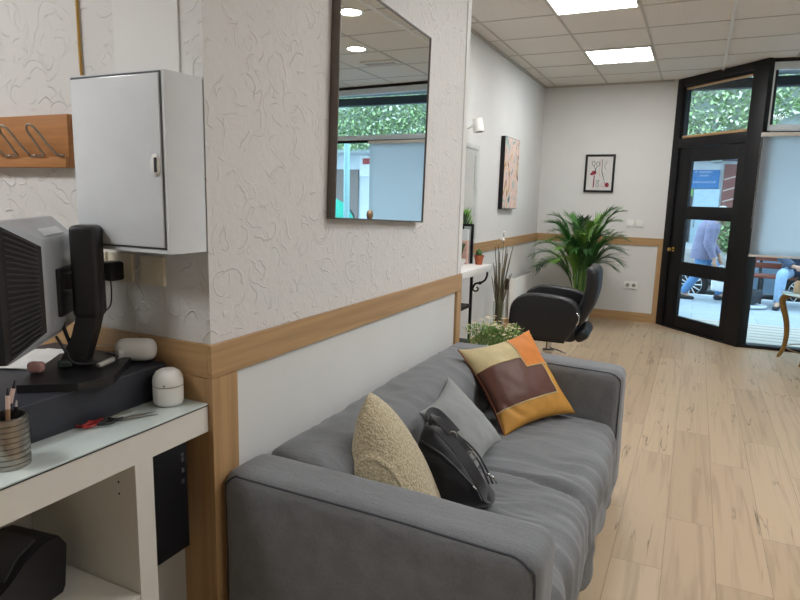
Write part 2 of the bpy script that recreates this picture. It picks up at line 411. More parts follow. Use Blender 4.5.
for (x, y, lab) in ((1.444, 3.06, 'round white recessed downlight, the nearer one seen in the wall mirror'), (1.985, 4.10, 'round white recessed downlight, the further one seen in the wall mirror')):
    t = thing('downlight', lab, 'ceiling light', (x, y, H), 'round recessed downlights')
    b = MB(); b.lathe([(.085, H - .001), (.085, H - .01), (.105, H - .012), (.108, H - .001)], (x, y, 0), 28); b.build('rim', M_whitep, t, 40)
    b = MB(); b.lathe([(.084, H - .001), (.084, H - .006), (.02, H - .007)], (x, y, 0), 28); b.build('lens', M_down, t, 40)
t = thing('ceiling_vent', 'small slatted vent set in the ceiling seen in the wall mirror', 'vent', (2.05, 4.71, H))
b = MB()
for lo, hi in (((1.85, 4.63), (2.25, 4.65)), ((1.85, 4.77), (2.25, 4.79)), ((1.85, 4.65), (1.87, 4.77)), ((2.23, 4.65), (2.25, 4.77))): b.box((*lo, H - .02), (*hi, H - .001), .003)
b.build('frame', M_gridw, t)
b = MB()
for k in range(5): b.box((1.87, 4.655 + k * .024, H - .014), (2.23, 4.667 + k * .024, H - .003))
b.build('slats', M_grid, t)

# ------------------------------------------------------------------ shopfront: door set at an angle, window with blind
dr = thing('door_1', 'black framed shop door with three glass panes', 'door', DA, rot=(0, 0, DANG)); struct(dr)
b = MB()
b.box((0, -.02, 0), (.10, .07, H), .004); b.box((1.03, -.03, 0), (1.20, .09, H), .006)
b.box((.10, -.02, 2.71), (1.03, .07, H), .003); b.box((.10, -.02, 2.04), (1.03, .07, 2.145), .003)
b.build('door_frame', M_black, dr, 30)
b = MB()
b.box((.10, -.005, 2.145), (.135, .055, 2.71)); b.box((1.0, -.005, 2.145), (1.03, .055, 2.71)); b.box((.135, .0, 2.68), (1.0, .055, 2.71))
b.build('transom_frame', M_black, dr)
b = MB(); b.box((.135, -.012, 2.145), (1.0, .02, 2.172), .003); b.box((.135, -.012, 2.672), (1.0, .02, 2.69), .003); b.build('transom_bead', M_oak_x, dr)
MB().box((.135, .028, 2.15), (1.0, .032, 2.70)).build('transom_glass', M_glass, dr)
b = MB(); y0, y1 = .0, .045
b.box((.104, y0, .012), (.29, y1, 2.035), .004); b.box((.92, y0, .012), (1.026, y1, 2.035), .004)
for z0, z1 in ((.012, .152), (.628, .775), (1.255, 1.398), (1.887, 2.035)): b.box((.288, y0, z0), (.922, y1, z1), .004)
leaf = b.build('door_leaf', M_black, dr, 30)
for z0, z1 in ((.15, .63), (.773, 1.257), (1.396, 1.889)):
    MB().box((.288, .02, z0), (.922, .025, z1)).build('glass_pane', M_glass, leaf)
b = MB(); hx, hz = .155, .905
b.lathe([(.026, 0), (.026, .006), (.012, .010), (.010, .035), (.022, .042), (.027, .056), (.022, .068), (.004, .072)], seg=20, M=Matrix.Translation((hx, 0, hz)) @ Matrix.Rotation(pi / 2, 4, 'X'))
tag(b.build('door_knob', M_brass, dr, 40), 'round brass knob')
b = MB()
for z in (.35, 1.05, 1.75): b.cyl((1.028, -.008, z - .05), (1.028, -.008, z + .05), .008)
b.build('hinge', M_blackm, dr, 40)
MB().box((.10, -.03, 0), (1.03, .08, .011), .003).build('threshold', M_blackm, dr)

wd = thing('window_1', 'wide shop window with grey transom frame', 'window', W0, rot=(0, 0, WANG)); struct(wd)
b = MB()
b.box((0, -.01, 2.765), (WLEN, .08, H), .003); b.box((0, -.03, 0), (WLEN, .08, .035), .004); b.box((WLEN - .06, -.01, .035), (WLEN, .08, 2.765), .003); b.box((0, -.0, 2.10), (WLEN - .06, .06, 2.14), .002)
b.build('outer_frame', M_black, wd, 30)
b = MB()
b.box((0, -.012, 2.135), (.055, .05, 2.765), .006); b.box((WLEN - .115, -.012, 2.135), (WLEN - .06, .05, 2.765), .006)
b.box((.055, -.012, 2.695), (WLEN - .115, .05, 2.765), .006); b.box((.055, -.02, 2.13), (WLEN - .115, .05, 2.19), .006)
b.build('transom_frame', M_greyframe, wd, 30)
MB().box((.05, .02, 2.18), (WLEN - .11, .025, 2.70)).build('transom_glass', M_glass, wd)
MB().box((0, .02, .03), (WLEN - .06, .025, 2.105)).build('lower_glass', M_glass, wd)
def blind_mat():
    k = NT('blind_cloth'); k.t.nodes.remove(k.b)
    d = k.n('ShaderNodeBsdfDiffuse'); d.inputs['Color'].default_value = rgb('D3D7DA'); tl = k.n('ShaderNodeBsdfTranslucent'); tl.inputs['Color'].default_value = rgb('F0F2F4')
    v = k.coord((400, 400, 400)); w = k.n('ShaderNodeTexNoise', Scale=1.0); k.l(v, w.inputs['Vector'])
    mu = k.n('ShaderNodeMath', operation='MULTIPLY_ADD'); k.l(w.outputs['Fac'], mu.inputs[0]); mu.inputs[1].default_value = 0.08; mu.inputs[2].default_value = 0.82
    mx = k.n('ShaderNodeMixShader'); k.l(mu.outputs[0], mx.inputs[0]); k.l(d.outputs[0], mx.inputs[1]); k.l(tl.outputs[0], mx.inputs[2]); k.l(mx.outputs[0], k.out.inputs['Surface']); return k.m
bl = thing('roller_blind', 'pale grey roller blind pulled down over the shop window', 'blind', W0 + Vector((.1, -.06, .92)), rot=None); bl.location = W0; bl.rotation_euler = (0, 0, WANG); del bl['_org']
MB().box((-.012, -.075, 2.075), (1.15, -.03, 2.115), .008).build('headrail', mat('blind_rail', 'CFC9C2', .5), bl, 30)
b = MB(); b.quadmesh([[(.005 + 1.13 * i / 12, -.052 + .001 * sin(i * 2.1), .94 + 1.14 * j / 16) for j in range(17)] for i in range(13)]); o = b.build('cloth', blind_mat(), bl, 180)
sm = o.modifiers.new('solid', 'SOLIDIFY'); sm.thickness = .0015
MB().box((.0, -.058, .925), (1.14, -.046, .945), .004).build('bottom_bar', mat('blind_rail', 'CFC9C2', .5), bl, 30)
b = MB()
for k in range(70): b.ball((-.006 + .002 * sin(k), -.066, 2.07 - k * .0125), .0034, seg=6, rings=4)
b.build('bead_chain', mat('bead_chain', 'D8DADB', .4), bl)

# ------------------------------------------------------------------ wall mirror
ma = radians(2.3); mc = Vector((0, .955, 1.715))
mr = thing('wall_mirror', 'square thin-framed mirror hung slightly crooked on the rough white wall', 'mirror', mc, rot=(-ma, 0, 0))
hw, hh = .375, .395
b = MB(); f = .006
b.box((.002, -hw, -hh), (.034, -hw + f, hh), .001); b.box((.002, hw - f, -hh), (.034, hw, hh), .001); b.box((.002, -hw + f, -hh), (.034, hw - f, -hh + f), .001); b.box((.002, -hw + f, hh - f), (.034, hw - f, hh), .001)
b.build('frame', mat('mirror_frame_metal', '6E665F', .4, .6), mr)
MB().box((.004, -hw + f, -hh + f), (.030, hw - f, hh - f)).build('mirror_glass', M_mirror, mr)
b = MB(); b.lathe([(.017, .0), (.018, .004), (.012, .008), (.001, .009)], seg=20, M=Matrix.Translation((.0302, -.12, -hh + .021)) @ Matrix.Rotation(pi / 2, 4, 'Y'))
tag(b.build('clip', mat('bronze_clip', '9C8163', .35, .8), mr, 40), 'round bronze clip')

# ------------------------------------------------------------------ reception corner: things on the wall y = 0
t = thing('coat_rack', 'orange-brown wooden coat rack board with wire hooks beside the white wall cabinet', 'coat rack', (-.75, 0, 1.473))
MB().box((-1.02, -.02, 1.473), (-.488, -.001, 1.622), .003).build('board', M_rack, t, 30)
MB().box((-1.02, -.032, 1.473), (-.488, -.02, 1.503), .003).build('lip', M_rack, t, 30)
for k, x in enumerate((-.545, -.665, -.785, -.905)):
    p = [(x + .058, -.036, 1.506), (x + .03, -.036, 1.506)] + smooth_path([(x + .03, -.037, 1.507), (x + .012, -.055, 1.54), (x - .004, -.075, 1.578), (x - .022, -.083, 1.588), (x - .036, -.076, 1.572), (x - .034, -.055, 1.54), (x - .026, -.037, 1.507)], 5) + [(x - .056, -.036, 1.506)]
    b = MB(); b.tube(p, .0032, 8); b.build('hook', M_steel, t, 180)
t = thing('wall_cabinet', 'white enamelled metal cabinet with a latched door on the wall above the sockets', 'cabinet', (-.175, 0, 1.26))
b = MB(); b.prism([(-.352, -.008), (-.352, -.10), (-.335, -.118), (-.012, -.118), (-.001, -.09), (-.003, -.002), (-.352, -.002)], 1.262, 1.692)
# slightly arched top edge
for v in b.bm.verts:
    if v.co.z > 1.6: v.co.z += .012 * (1 - ((v.co.x + .18) / .18) ** 2)
b.build('body', M_whitemetal, t, 30)
MB().box((-.326, -.124, 1.277), (-.024, -.1185, 1.686), .003).build('door', M_whitemetal, t, 30)
b = MB()
for lo, hi in (((-.330, 1.272), (-.326, 1.690)), ((-.024, 1.272), (-.020, 1.690)), ((-.330, 1.687), (-.020, 1.691)), ((-.330, 1.272), (-.020, 1.276))): b.box((lo[0], -.1195, lo[1]), (hi[0], -.1175, hi[1]))
b.build('door_gap', mat('door_gap', '5A5D60', .8), t)
b = MB(); b.lathe([(.026, 0), (.026, .004), (.02, .006), (.001, .007)], seg=20, sx=.55, M=Matrix.Translation((-.040, -.124, 1.475)) @ Matrix.Rotation(pi / 2, 4, 'X')); l = b.build('latch', M_whitep, t, 40)
b = MB(); b.box((-.038, -.133, 1.458), (-.031, -.129, 1.492), .001); b.build('latch_slot', mat('dark_gap', '3A3B3D', .8), l)
t = struct(MB().box((-.304, -.006, 1.70), (-.074, .0, H), .002).build('trim_13', M_white))
b = MB(); b.tube(smooth_path([(-.44, -.006, H - .002), (-.437, -.006, 2.3), (-.4372, -.006, 1.9), (-.434, -.006, 1.715), (-.42, -.006, 1.69), (-.36, -.006, 1.66)], 6), .004, 8)
tag(b.build('cable', mat('yellow_cable', 'B48C3C', .5), None, 180, org=(-.437, -.006, 2.2)), 'thin yellow cable running up the wall from the white cabinet', 'cable')
def plate(n, x0, x1, z0, z1, label, cat):
    t = thing(n, label, cat, ((x0 + x1) / 2, 0, z0))
    MB().box((x0, -.012, z0), (x1, -.0005, z1), .004).build('plate', M_ivoryp, t, 40); return t
t = plate('light_switch', -.236, -.150, 1.158, 1.238, 'ivory rocker switch plate nearest the wall corner, right of the plug', 'light switch')
MB().box((-.213, -.016, 1.178), (-.173, -.011, 1.218), .003).build('rocker', M_ivoryp, t, 40)
t = plate('wall_socket', -.362, -.268, 1.160, 1.240, 'ivory wall socket with a black charger plugged into it', 'socket')
b = MB(); b.lathe([(.024, 0), (.024, .004), (.021, .004), (.02, .001)], seg=20, M=Matrix.Translation((-.318, -.012, 1.195)) @ Matrix.Rotation(pi / 2, 4, 'X')); b.build('socket_ring', M_ivoryp, t, 40)
t = plate('light_switch', -.452, -.372, 1.155, 1.240, 'ivory switch plate half hidden behind the monitor stand', 'light switch')
MB().box((-.432, -.016, 1.175), (-.392, -.011, 1.22), .003).build('rocker', M_ivoryp, t, 40)
t = thing('power_adapter', 'black plug-in charger with a thin cord in the wall socket', 'charger', (-.32, -.012, 1.195))
b = MB(); b.rbox((-.345, -.062, 1.165), (-.295, -.012, 1.218), .008, (2, 2, 2)); b.build('body', M_blackp, t, 180)
b = MB(); b.tube(smooth_path([(-.315, -.045, 1.168), (-.314, -.045, 1.13), (-.33, -.04, 1.09), (-.39, -.03, 1.06), (-.47, -.025, 1.045), (-.55, -.022, 1.04)], 6), .0022, 6); b.build('cord', M_blackp, t, 180)

# ------------------------------------------------------------------ reception desk
DT = .855
t = thing('reception_desk', 'white laminate reception desk with glass top and open shelf at the left', 'desk', (-.3, -.9, 0))
MB().box((-.62, -1.9, .776), (-.001, -.016, DT - .0065), .001).build('worktop', M_lam, t)
M_deskglass = mat('green_white_glass', 'CFDAD6', .08, var=.02, scale=6, coat=.6)
gl = MB().box((-.62, -1.9, DT - .006), (.0005, -.016, DT), .0008).build('glass_top', M_deskglass, t)
MB().box((-.004, -1.9, DT - .0068), (.0008, -.016, DT - .0035)).build('glass_edge', mat('glass_edge_dark', '232B2A', .3), t)
for y0, y1 in ((-.258, -.205), (-1.15, -1.10), (-1.9, -1.86)):
    MB().box((-.50, y0, 0), (-.002, y1, .776), .001).build('side_panel', M_lam, t)
MB().box((-.50, -1.86, .418), (-.004, -.259, .440), .001).build('shelf', M_lam, t)
MB().box((-.42, -1.86, .44), (-.405, -.259, .55), .001).build('back_panel', M_lam, t)
MB().box((-.44, -1.86, .0), (-.425, -.259, .776), .001).build('back_panel', M_lam, t)
for z in (.72, .69): MB().cyl((-.06, -.2592, z), (-.06, -.2585, z), .003, seg=8).build('peg_hole', mat('dark_gap', '3A3B3D', .8), t)
RX = -.142
t = thing('desk_riser', 'long dark grey box on the glass desk top under the monitor', 'box', (-.37, -.5, DT))
b = MB(); b.box((-.60, -1.05, DT), (RX, -.022, .950), .004); b.build('body', mat('riser_dark', '2B2D35', .55, var=.05, bump=.04, bscale=200), t, 30)
b = MB(); b.box((RX - .001, -1.05, .944), (RX + .0008, -.022, .9462)); b.build('edge_line', mat('riser_line', '4A4D57', .4), t)
RZ = .9505
# monitor, seen from behind
MA = radians(37); mo = Vector((-.25, -.165, RZ))
# local axes: +X = width (near to far), +Y = towards the screen, z up
t = thing('monitor', 'computer monitor seen from behind, silver back and black vented side on the long dark box', 'monitor', mo, rot=(0, 0, radians(90) + MA))
M_silver = mat('silver_plastic', 'B2B7BB', .38, .25, var=.04)
def shell(rings, caps=True):
    b = MB(); b.quadmesh(rings, closed_v=True, cap=caps); return b
zb0, zb1 = .062, .388
def ring(x0, x1, z0, z1, y, ch=.012): return [(x0 + ch, y, z0), (x1 - ch, y, z0), (x1, y, z0 + ch), (x1, y, z1 - ch), (x1 - ch, y, z1), (x0 + ch, y, z1), (x0, y, z1 - ch), (x0, y, z0 + ch)]
b = shell([ring(-.115, .10, .125, .335, .055), ring(-.125, .112, .115, .345, .060), ring(-.178, .165, .07, .383, .118), ring(-.19, .178, zb0, zb1, .128), ring(-.19, .178, zb0, zb1, .155), ring(-.185, .173, zb0 + .005, zb1 - .005, .160)])
bk = b.build('back_shell', M_silver, t, 25)
# black vented near side
b = MB()
A = [(-.128, .0590, .128), (-.128, .0590, .330), (-.1925, .1265, .384), (-.1925, .1265, .066)]
b.quadmesh([[A[0], A[3], (-.1925, .155, .064)], [A[1], A[2], (-.1925, .155, .386)]])
f_ = b.build('vent_panel', M_blackp, bk); f_.modifiers.new('s', 'SOLIDIFY').thickness = .004
b = MB()
for k in range(22):
    s_ = (k + .5) / 22
    lo = Vector(A[0]).lerp(Vector(A[1]), s_); hi = Vector(A[3]).lerp(Vector(A[2]), s_)
    b.tube([lo.lerp(hi, .12) + Vector((-.004, -.003, 0)), lo.lerp(hi, .85) + Vector((-.004, -.003, 0))], .0022, 5)
b.build('vent_ribs', mat('vent_grey', '3A393B', .5), f_)
b = MB()
for k in range(20):
    x = -.08 + k * .0065; b.tube([(x, .052 + .012, .352), (x + .016, .052 + .034, .366)], .0016, 5)
b.build('top_grille', mat('grille_light', 'C9CCCD', .4, .3), bk)
MB().box((-.18, .158, .072), (.168, .163, .378)).build('screen', mat('screen_dark', '101114', .15), bk)
MB().box((-.06, .045, .15), (.055, .056, .27), .004).build('mount_recess', M_blackp, bk, 30)
b = MB(); b.rbox((-.038, -.035, .14), (.038, .030, .375), .014, (2, 2, 4)); b.build('upper_stand', M_blackp, t, 180)
MB().box((-.03, .02, .215), (.03, .06, .255), .005).build('arm', M_blackp, t, 30)
b = MB(); b.quadmesh([[(-.033, -.03, .16), (.033, -.03, .16), (.033, .02, .16), (-.033, .02, .16)], [(-.035, -.015, .10), (.035, -.015, .10), (.035, .035, .10), (-.035, .035, .10)], [(-.04, .01, .02), (.04, .01, .02), (.04, .07, .02), (-.04, .07, .02)]], closed_v=True, cap=True); b.build('lower_stand', M_blackp, t, 30)
b = MB(); b.prism([(-.19, -.02), (-.14, -.085), (.06, -.085), (.10, -.04), (.10, .11), (-.19, .11)], .0, .019); b.build('base_plate', M_blackp, t, 30)
b = MB(); b.tube(smooth_path([(-.07, .06, .105), (-.075, .04, .07), (-.07, .02, .035), (-.03, -.04, .028), (.03, -.055, .026), (.085, -.02, .022), (.12, .02, .006)], 6), .0035, 6); b.build('signal_cable', M_blackp, t, 180)
b = MB(); b.tube(smooth_path([(-.02, .06, .13), (-.02, .05, .09), (-.03, .03, .05), (-.05, -.01, .026)], 6), .005, 8); b.build('power_cable', M_blackp, t, 180)
b = MB(); b.tube([(-.075, -.035, .030), (-.02, -.055, .030)], .007, 8); b.build('cable_plug', mat('plug_grey', 'B7B6B0', .5), t, 180)
# papers
for k, (dx, rz, lab) in enumerate(((0, .5, 'white sheet of paper lying under the monitor, on top'), (.03, .25, 'white sheet of paper lying under the monitor, underneath'))):
    b = MB(); b.rbox((-.07, -.10, 0), (.07, .10, .0012), .0005, (3, 3, 1), ra=1)
    o = b.build('paper_sheet', mat('paper', 'D9D9D6', .8), None, None); o.location = (-.475 + dx, -.19 + .02 * k, RZ + .0035 - .0022 * k); o.rotation_euler = (0, 0, rz); tag(o, lab, 'paper', 'papers under the monitor')
b = MB(); b.rbox((-.018, -.012, 0), (.018, .012, .026), .008, (1, 1, 1)); o = b.build('eraser', mat('pink_rubber', 'B98B84', .6), None, 180); o.location = (-.283, -.295, RZ + .0195); o.rotation_euler = (0, 0, .5); tag(o, 'small pink block on the monitor base, at its near end', 'eraser')
b = MB(); b.rbox((-.017, -.011, 0), (.017, .011, .02), .007, (1, 1, 1)); o = b.build('stone', mat('dark_green_stone', '3C4A44', .5), None, 180); o.location = (-.262, -.235, RZ + .0195); o.rotation_euler = (0, 0, .9); tag(o, 'small dark greenish block beside the pink one on the monitor base', 'block')
# white oval device and its leaning cap
t = thing('oval_device', 'white oval device with a thin cord on the far end of the dark box', 'device', (-.205, -.06, RZ))
b = MB(); b.rbox((-.054, -.028, 0.004), (.054, .028, .066), .026, (3, 1, 2), M=Matrix.Translation((-.212, -.058, RZ)) @ Matrix.Rotation(.55, 4, 'Z')); b.build('body', M_whitep, t, 180)
b = MB(); b.rbox((-.04, -.018, 0), (.04, .018, .005), .0024, (2, 1, 1), M=Matrix.Translation((-.212, -.058, RZ)) @ Matrix.Rotation(.55, 4, 'Z')); b.build('foot', M_blackp, t, 180)
b = MB(); b.rbox((-.006, -.012, 0), (.006, .012, .045), .004, (1, 1, 2), M=Matrix.Translation((-.240, -.098, RZ)) @ Matrix.Rotation(.5, 4, 'Y')); b.build('flap', M_whitep, t, 180)
b = MB(); b.tube(smooth_path([(-.243, -.08, RZ + .03), (-.29, -.06, RZ + .03), (-.33, -.035, RZ + .025), (-.40, -.028, RZ + .015), (-.46, -.03, RZ + .003)], 6), .0016, 5); b.build('cord', mat('cord_grey', 'BDB7AB', .5), t, 180)
# egg shaped humidifier
ec = Vector((-.088, -.068, DT))
t = thing('humidifier', 'white egg-shaped humidifier with a seam, at the end of the glass desk top', 'humidifier', ec)
b = MB(); b.lathe([(.026, 0), (.036, .003), (.0385, .012), (.039, .03), (.039, .052)], ec, 32); b.build('tank', M_whitep, t, 60)
b = MB(); b.lathe([(.0385, .0525), (.0385, .0545)], ec, 32); b.build('seam', mat('seam_tan', '9D907C', .6), t, 60)
b = MB(); b.lathe([(.039, .055), (.039, .066), (.037, .078), (.031, .089), (.022, .0945), (.016, .0955), (.013, .0935), (.003, .093)], ec, 32); b.build('lid', M_whitep, t, 60)
b = MB(); b.cyl(ec + Vector((.021, -.033, .060)), ec + Vector((.0215, -.0345, .060)), .0022, seg=8); b.build('indicator', mat('dark_gap', '3A3B3D', .8), t)
# scissors
def scissors(name, loc, rz, col, label, opening=.12):
    t = thing(name, label, 'scissors', loc, rot=(0, 0, rz)); t.scale = (.78, .78, .78)
    mh = mat('handle_' + col, col, .4)
    for s in (-1, 1):
        R_ = Matrix.Rotation(s * opening, 4, 'Z') @ Matrix.Translation((0, 0, .0035 + .0032 * (s > 0)))
        b = MB(); b.prism([(-.02, -.004), (.0, -.006), (.09, -.001), (.092, .0), (.0, .006), (-.02, .004)], -.0014, .0014, M=R_); b.build('blade', M_steel, t)
        b = MB(); c = Vector((-.065, -s * .010, 0)); b.tube([R_ @ (c + Vector((.024 * cos(2 * pi * k / 20), .0135 * sin(2 * pi * k / 20), 0.002))) for k in range(20)], .0042, 8, closed=True)
        b.tube([R_ @ Vector((-.042, -s * .006, .002)), R_ @ Vector((-.012, 0, .002))], [.005, .0038], 8); b.build('handle', mh, t, 180)
    b = MB(); b.cyl((0, 0, .0075), (0, 0, .0095), .004, seg=10); b.build('pivot', M_steel, t)
scissors('scissors', (-.085, -.205, DT + .0006), radians(62), '1E1C1E', 'scissors with black handles on the desk, nearest its front edge')
scissors('scissors', (-.125, -.232, DT + .0006), radians(88), 'A02724', 'red-handled scissors on the desk against the dark box', .06)
# pen cup
pc = Vector((-.085, -.495, DT))
t = thing('pen_cup', 'ribbed steel cup holding pens on the glass desk top', 'cup', pc)
b = MB(); pr = []
for k in range(9):
    z = .104 * k / 9; pr += [(.0405, z + .0005), (.0405, z + .0096), (.0385, z + .0105), (.0385, z + .0115)]
b.lathe([(.03, 0)] + pr + [(.039, .104), (.036, .104), (.036, .004), (.001, .004)], pc, 32); b.build('body', M_steel, t, 25)
def pen(name, off, tilt, az, L, r, mats, label, cat):
    t = thing(name, label, cat, pc + Vector((off[0], off[1], .005)), rot=(0, 0, 0)); t.rotation_euler = Euler((0, tilt, az))
    b = MB(); b.cyl((0, 0, 0), (0, 0, L * .72), r, seg=10); b.build('barrel', mats[0], t, 40)
    b = MB(); b.cyl((0, 0, L * .72), (0, 0, L * .9), r * 1.1, seg=10); b.build('collar', mats[1], t, 40)
    b = MB(); b.cyl((0, 0, L * .9), (0, 0, L), r * .9, r * .35, seg=10); b.build('tip', mats[2], t, 40)
pk = mat('pale_pink', 'D9BDB2', .5); ye = mat('pencil_yellow', 'B5843C', .5); gr_ = mat('pen_grey', '8E9497', .4)
pen('brush', (-.018, -.010), .24, 1.2, .17, .0038, (M_blackp, pk, M_blackp), 'black brush with a pale pink band leaning far right in the steel cup', 'brush')
pen('brush', (.006, -.004), .10, 2.0, .155, .0040, (mat('brush_tan', 'A88463', .5), pk, M_blackp), 'tan brush with black tip standing in the middle of the steel cup', 'brush')
pen('pen', (.004, -.012), .14, -2.6, .165, .0042, (M_blackp, gr_, gr_), 'grey-topped pen standing at the left in the steel cup', 'pen')
pen('pencil', (.012, -.004), .22, -2.2, .145, .0036, (ye, ye, M_blackp), 'yellow pencil leaning left in the steel cup', 'pencil')
pen('pen', (-.006, .012), .12, 1.0, .125, .0038, (M_blackp, M_blackp, M_chrome), 'short black pen low at the back of the steel cup', 'pen')
# PC tower and printer
t = thing('computer_tower', 'black slim computer tower hung under the end of the desk', 'computer', (-.17, -.12, .475))
b = MB(); b.box((-.315, -.200, .475), (-.02, -.085, .770), .004); b.build('case', M_blackp, t, 30)
b = MB(); b.prism([(-.200, .475), (-.085, .475), (-.085, .770), (-.200, .770)], -.02, -.014, axis='x'); b.build('front_bezel', mat('bezel_black', '121114', .3), t)
b = MB()
for z in (.72, .69, .66): b.box((-.015, -.104, z), (-.012, -.096, z + .012), .001)
b.cyl((-.015, -.100, .74), (-.0125, -.100, .74), .005, seg=12); b.build('buttons', mat('button_grey', '4A4A4E', .4), t)
t = thing('receipt_printer', 'black receipt printer on the open desk shelf', 'printer', (-.25, -.42, .44))
Mx = Matrix.Translation((-.165, -.415, .4405)) @ Matrix.Rotation(radians(8), 4, 'Z')
prof = [(-.13, 0), (-.13, .045), (-.118, .080), (-.05, .105), (-.02, .140), (.035, .160), (.075, .152), (.10, .115), (.088, .012), (.08, 0)]
b = MB(); b.prism([(y, z) for y, z in prof], -.145, .0, axis='x', M=Mx); bmesh.ops.bevel(b.bm, geom=[e for e in b.bm.edges if abs((e.verts[0].co - e.verts[1].co).length) < .2], offset=.004, segments=2, affect='EDGES'); bd = b.build('body', M_blackp, t, 35)
b = MB(); b.prism([(-.058, .106), (-.024, .1445), (.03, .1655), (.028, .158), (-.02, .137), (-.05, .100)], -.125, -.02, axis='x', M=Mx); b.build('paper_lid', mat('printer_lid', '3A3A3D', .35), t, 35)
b = MB(); b.prism([(-.072, .0985), (-.058, .1035), (-.054, .108), (-.070, .102)], -.118, -.03, axis='x', M=Mx); b.build('paper_slot', mat('slot_steel', '9A9A9A', .4, .6), t)
b = MB(); b.box((-.03, -.118, .0795), (-.012, -.095, .0855), .002, M=Mx); b.build('feed_button', mat('button_grey', '4A4A4E', .4), t)

# ------------------------------------------------------------------ sofa
M_sofa = fabric_mat('sofa_cloth', '747679', 260, .16)
SY0, SY1, SX0, SX1, SH = .002, 1.84, .0165, .905, .66
t = thing('sofa', 'long dark grey fabric sofa along the white wall', 'sofa', (.45, .93, 0))
def soft(amp, fx, fy, fz, off=0.0):
    def f(q, n):
        d = noise.noise(Vector((q.x * fx + off, q.y * fy, q.z * fz))) * amp
        return q + n * d
    return f
def arm_fn(q, n):
    d = noise.noise(Vector((q.x * 5, q.y * 7, q.z * 5))) * .004 + noise.noise(Vector((q.x * 14, q.y * 9, q.z * 22))) * .0012
    q = q + n * d
    if q.z > .5: q.z -= .010 * max(0, (q.x - .55) / .33)       # slight fall to the front
    return q
def make_arm(y0, y1, seam_side):
    b = MB(); b.rbox((SX0, y0, .05), (SX1, y1, SH), .045, (26, 6, 20), arm_fn, ra=5); a = b.build('armrest', M_sofa, t, 180)
    b = MB(); ys = (y0 + .0135) if seam_side < 0 else (y1 - .0135); zt = SH - .0135; xe = SX1 - .0135; nx = 24
    def fall(x): return .010 * max(0, (x - .55) / .33)
    p = [(SX0 + .0135, ys, .12), (SX0 + .0135, ys, .40), (SX0 + .0135, ys, zt - .05), (SX0 + .022, ys - .008, zt - .020), (SX0 + .045, ys, zt)]
    p += [(SX0 + .06 + (xe - .045 - SX0 - .06) * q / nx, ys, zt - fall(SX0 + .06 + (xe - .045 - SX0 - .06) * q / nx)) for q in range(nx + 1)]
    p += [(xe - .012, ys - .008, zt - .022), (xe, ys, zt - .06), (xe, ys, .40), (xe, ys, .12)]
    p = [arm_fn(Vector(q), Vector((0, -.7, .7))) if q[2] > .5 else Vector(q) for q in p]
    p = [Vector((q.x, q.y, q.z + (fall(q.x) if q.z > .5 else 0))) for q in p]
    b.tube(smooth_path(p, 3), .0034, 6)
    b.build('seam', mat('seam_thread', '45484E', .9), a, 180)
make_arm(SY0, SY0 + .185, -1)
make_arm(SY1 - .185, SY1, -1)
def back_fn(q, n):
    d = noise.noise(Vector((q.x * 4, q.y * 3, q.z * 4 + 5))) * .010
    r_ = noise.noise(Vector((q.x * 7 + q.z * 7, q.y * 9 + q.z * 8, 3.1)))
    d += .007 * (1 - abs(r_) * 2.2)
    return q + n * d
b = MB(); b.rbox((SX0, SY0 + .15, .05), (.30, SY1 - .15, SH + .012), .085, (8, 90, 20), back_fn, ra=6); b.build('backrest', M_sofa, t, 180)
def seat_fn(q, n):
    d = noise.noise(Vector((q.x * 3, q.y * 2.5, q.z * 3 + 9))) * .008
    f = max(0, min(1, (q.x - .33) / .45))
    yy = q.y + .16 * (q.x - .5) ** 2 + .05 * noise.noise(Vector((q.x * 4, q.y * 4, 1)))
    r_ = noise.noise(Vector((q.x * 2.6 + q.z * 3, yy * 8.5 + q.z * 2, 2.2)))
    r2 = noise.noise(Vector((q.x * 4.5 + q.z * 5, yy * 17, 7.7))) * (1 + noise.noise(q * 5))
    d += (.019 * (.5 - abs(r_) * 1.8) + .007 * (.5 - abs(r2) * 1.8)) * (.25 + f)
    g = q.y + .10 * max(0, (q.x - .55) / .35) ** 2 - .885 + .012 * noise.noise(q * 6)
    if n.z > -.2: d -= .020 * math.exp(-(g / .010) ** 2) * min(1, f * 3 + .2)
    d += .012 * math.exp(-((g - .05) / .05) ** 2) * f
    return q + n * d
b = MB(); b.rbox((.26, SY0 + .165, .06), (SX1 - .006, SY1 - .165, .415), .07, (40, 150, 16), seat_fn, ra=6); b.build('seat_cushion', M_sofa, t, 180)
for x in (.07, .82):
    for y in (.09, 1.76): MB().cyl((x, y, 0), (x, y, .06), .022, .028).build('leg', M_blackp, t, 40)

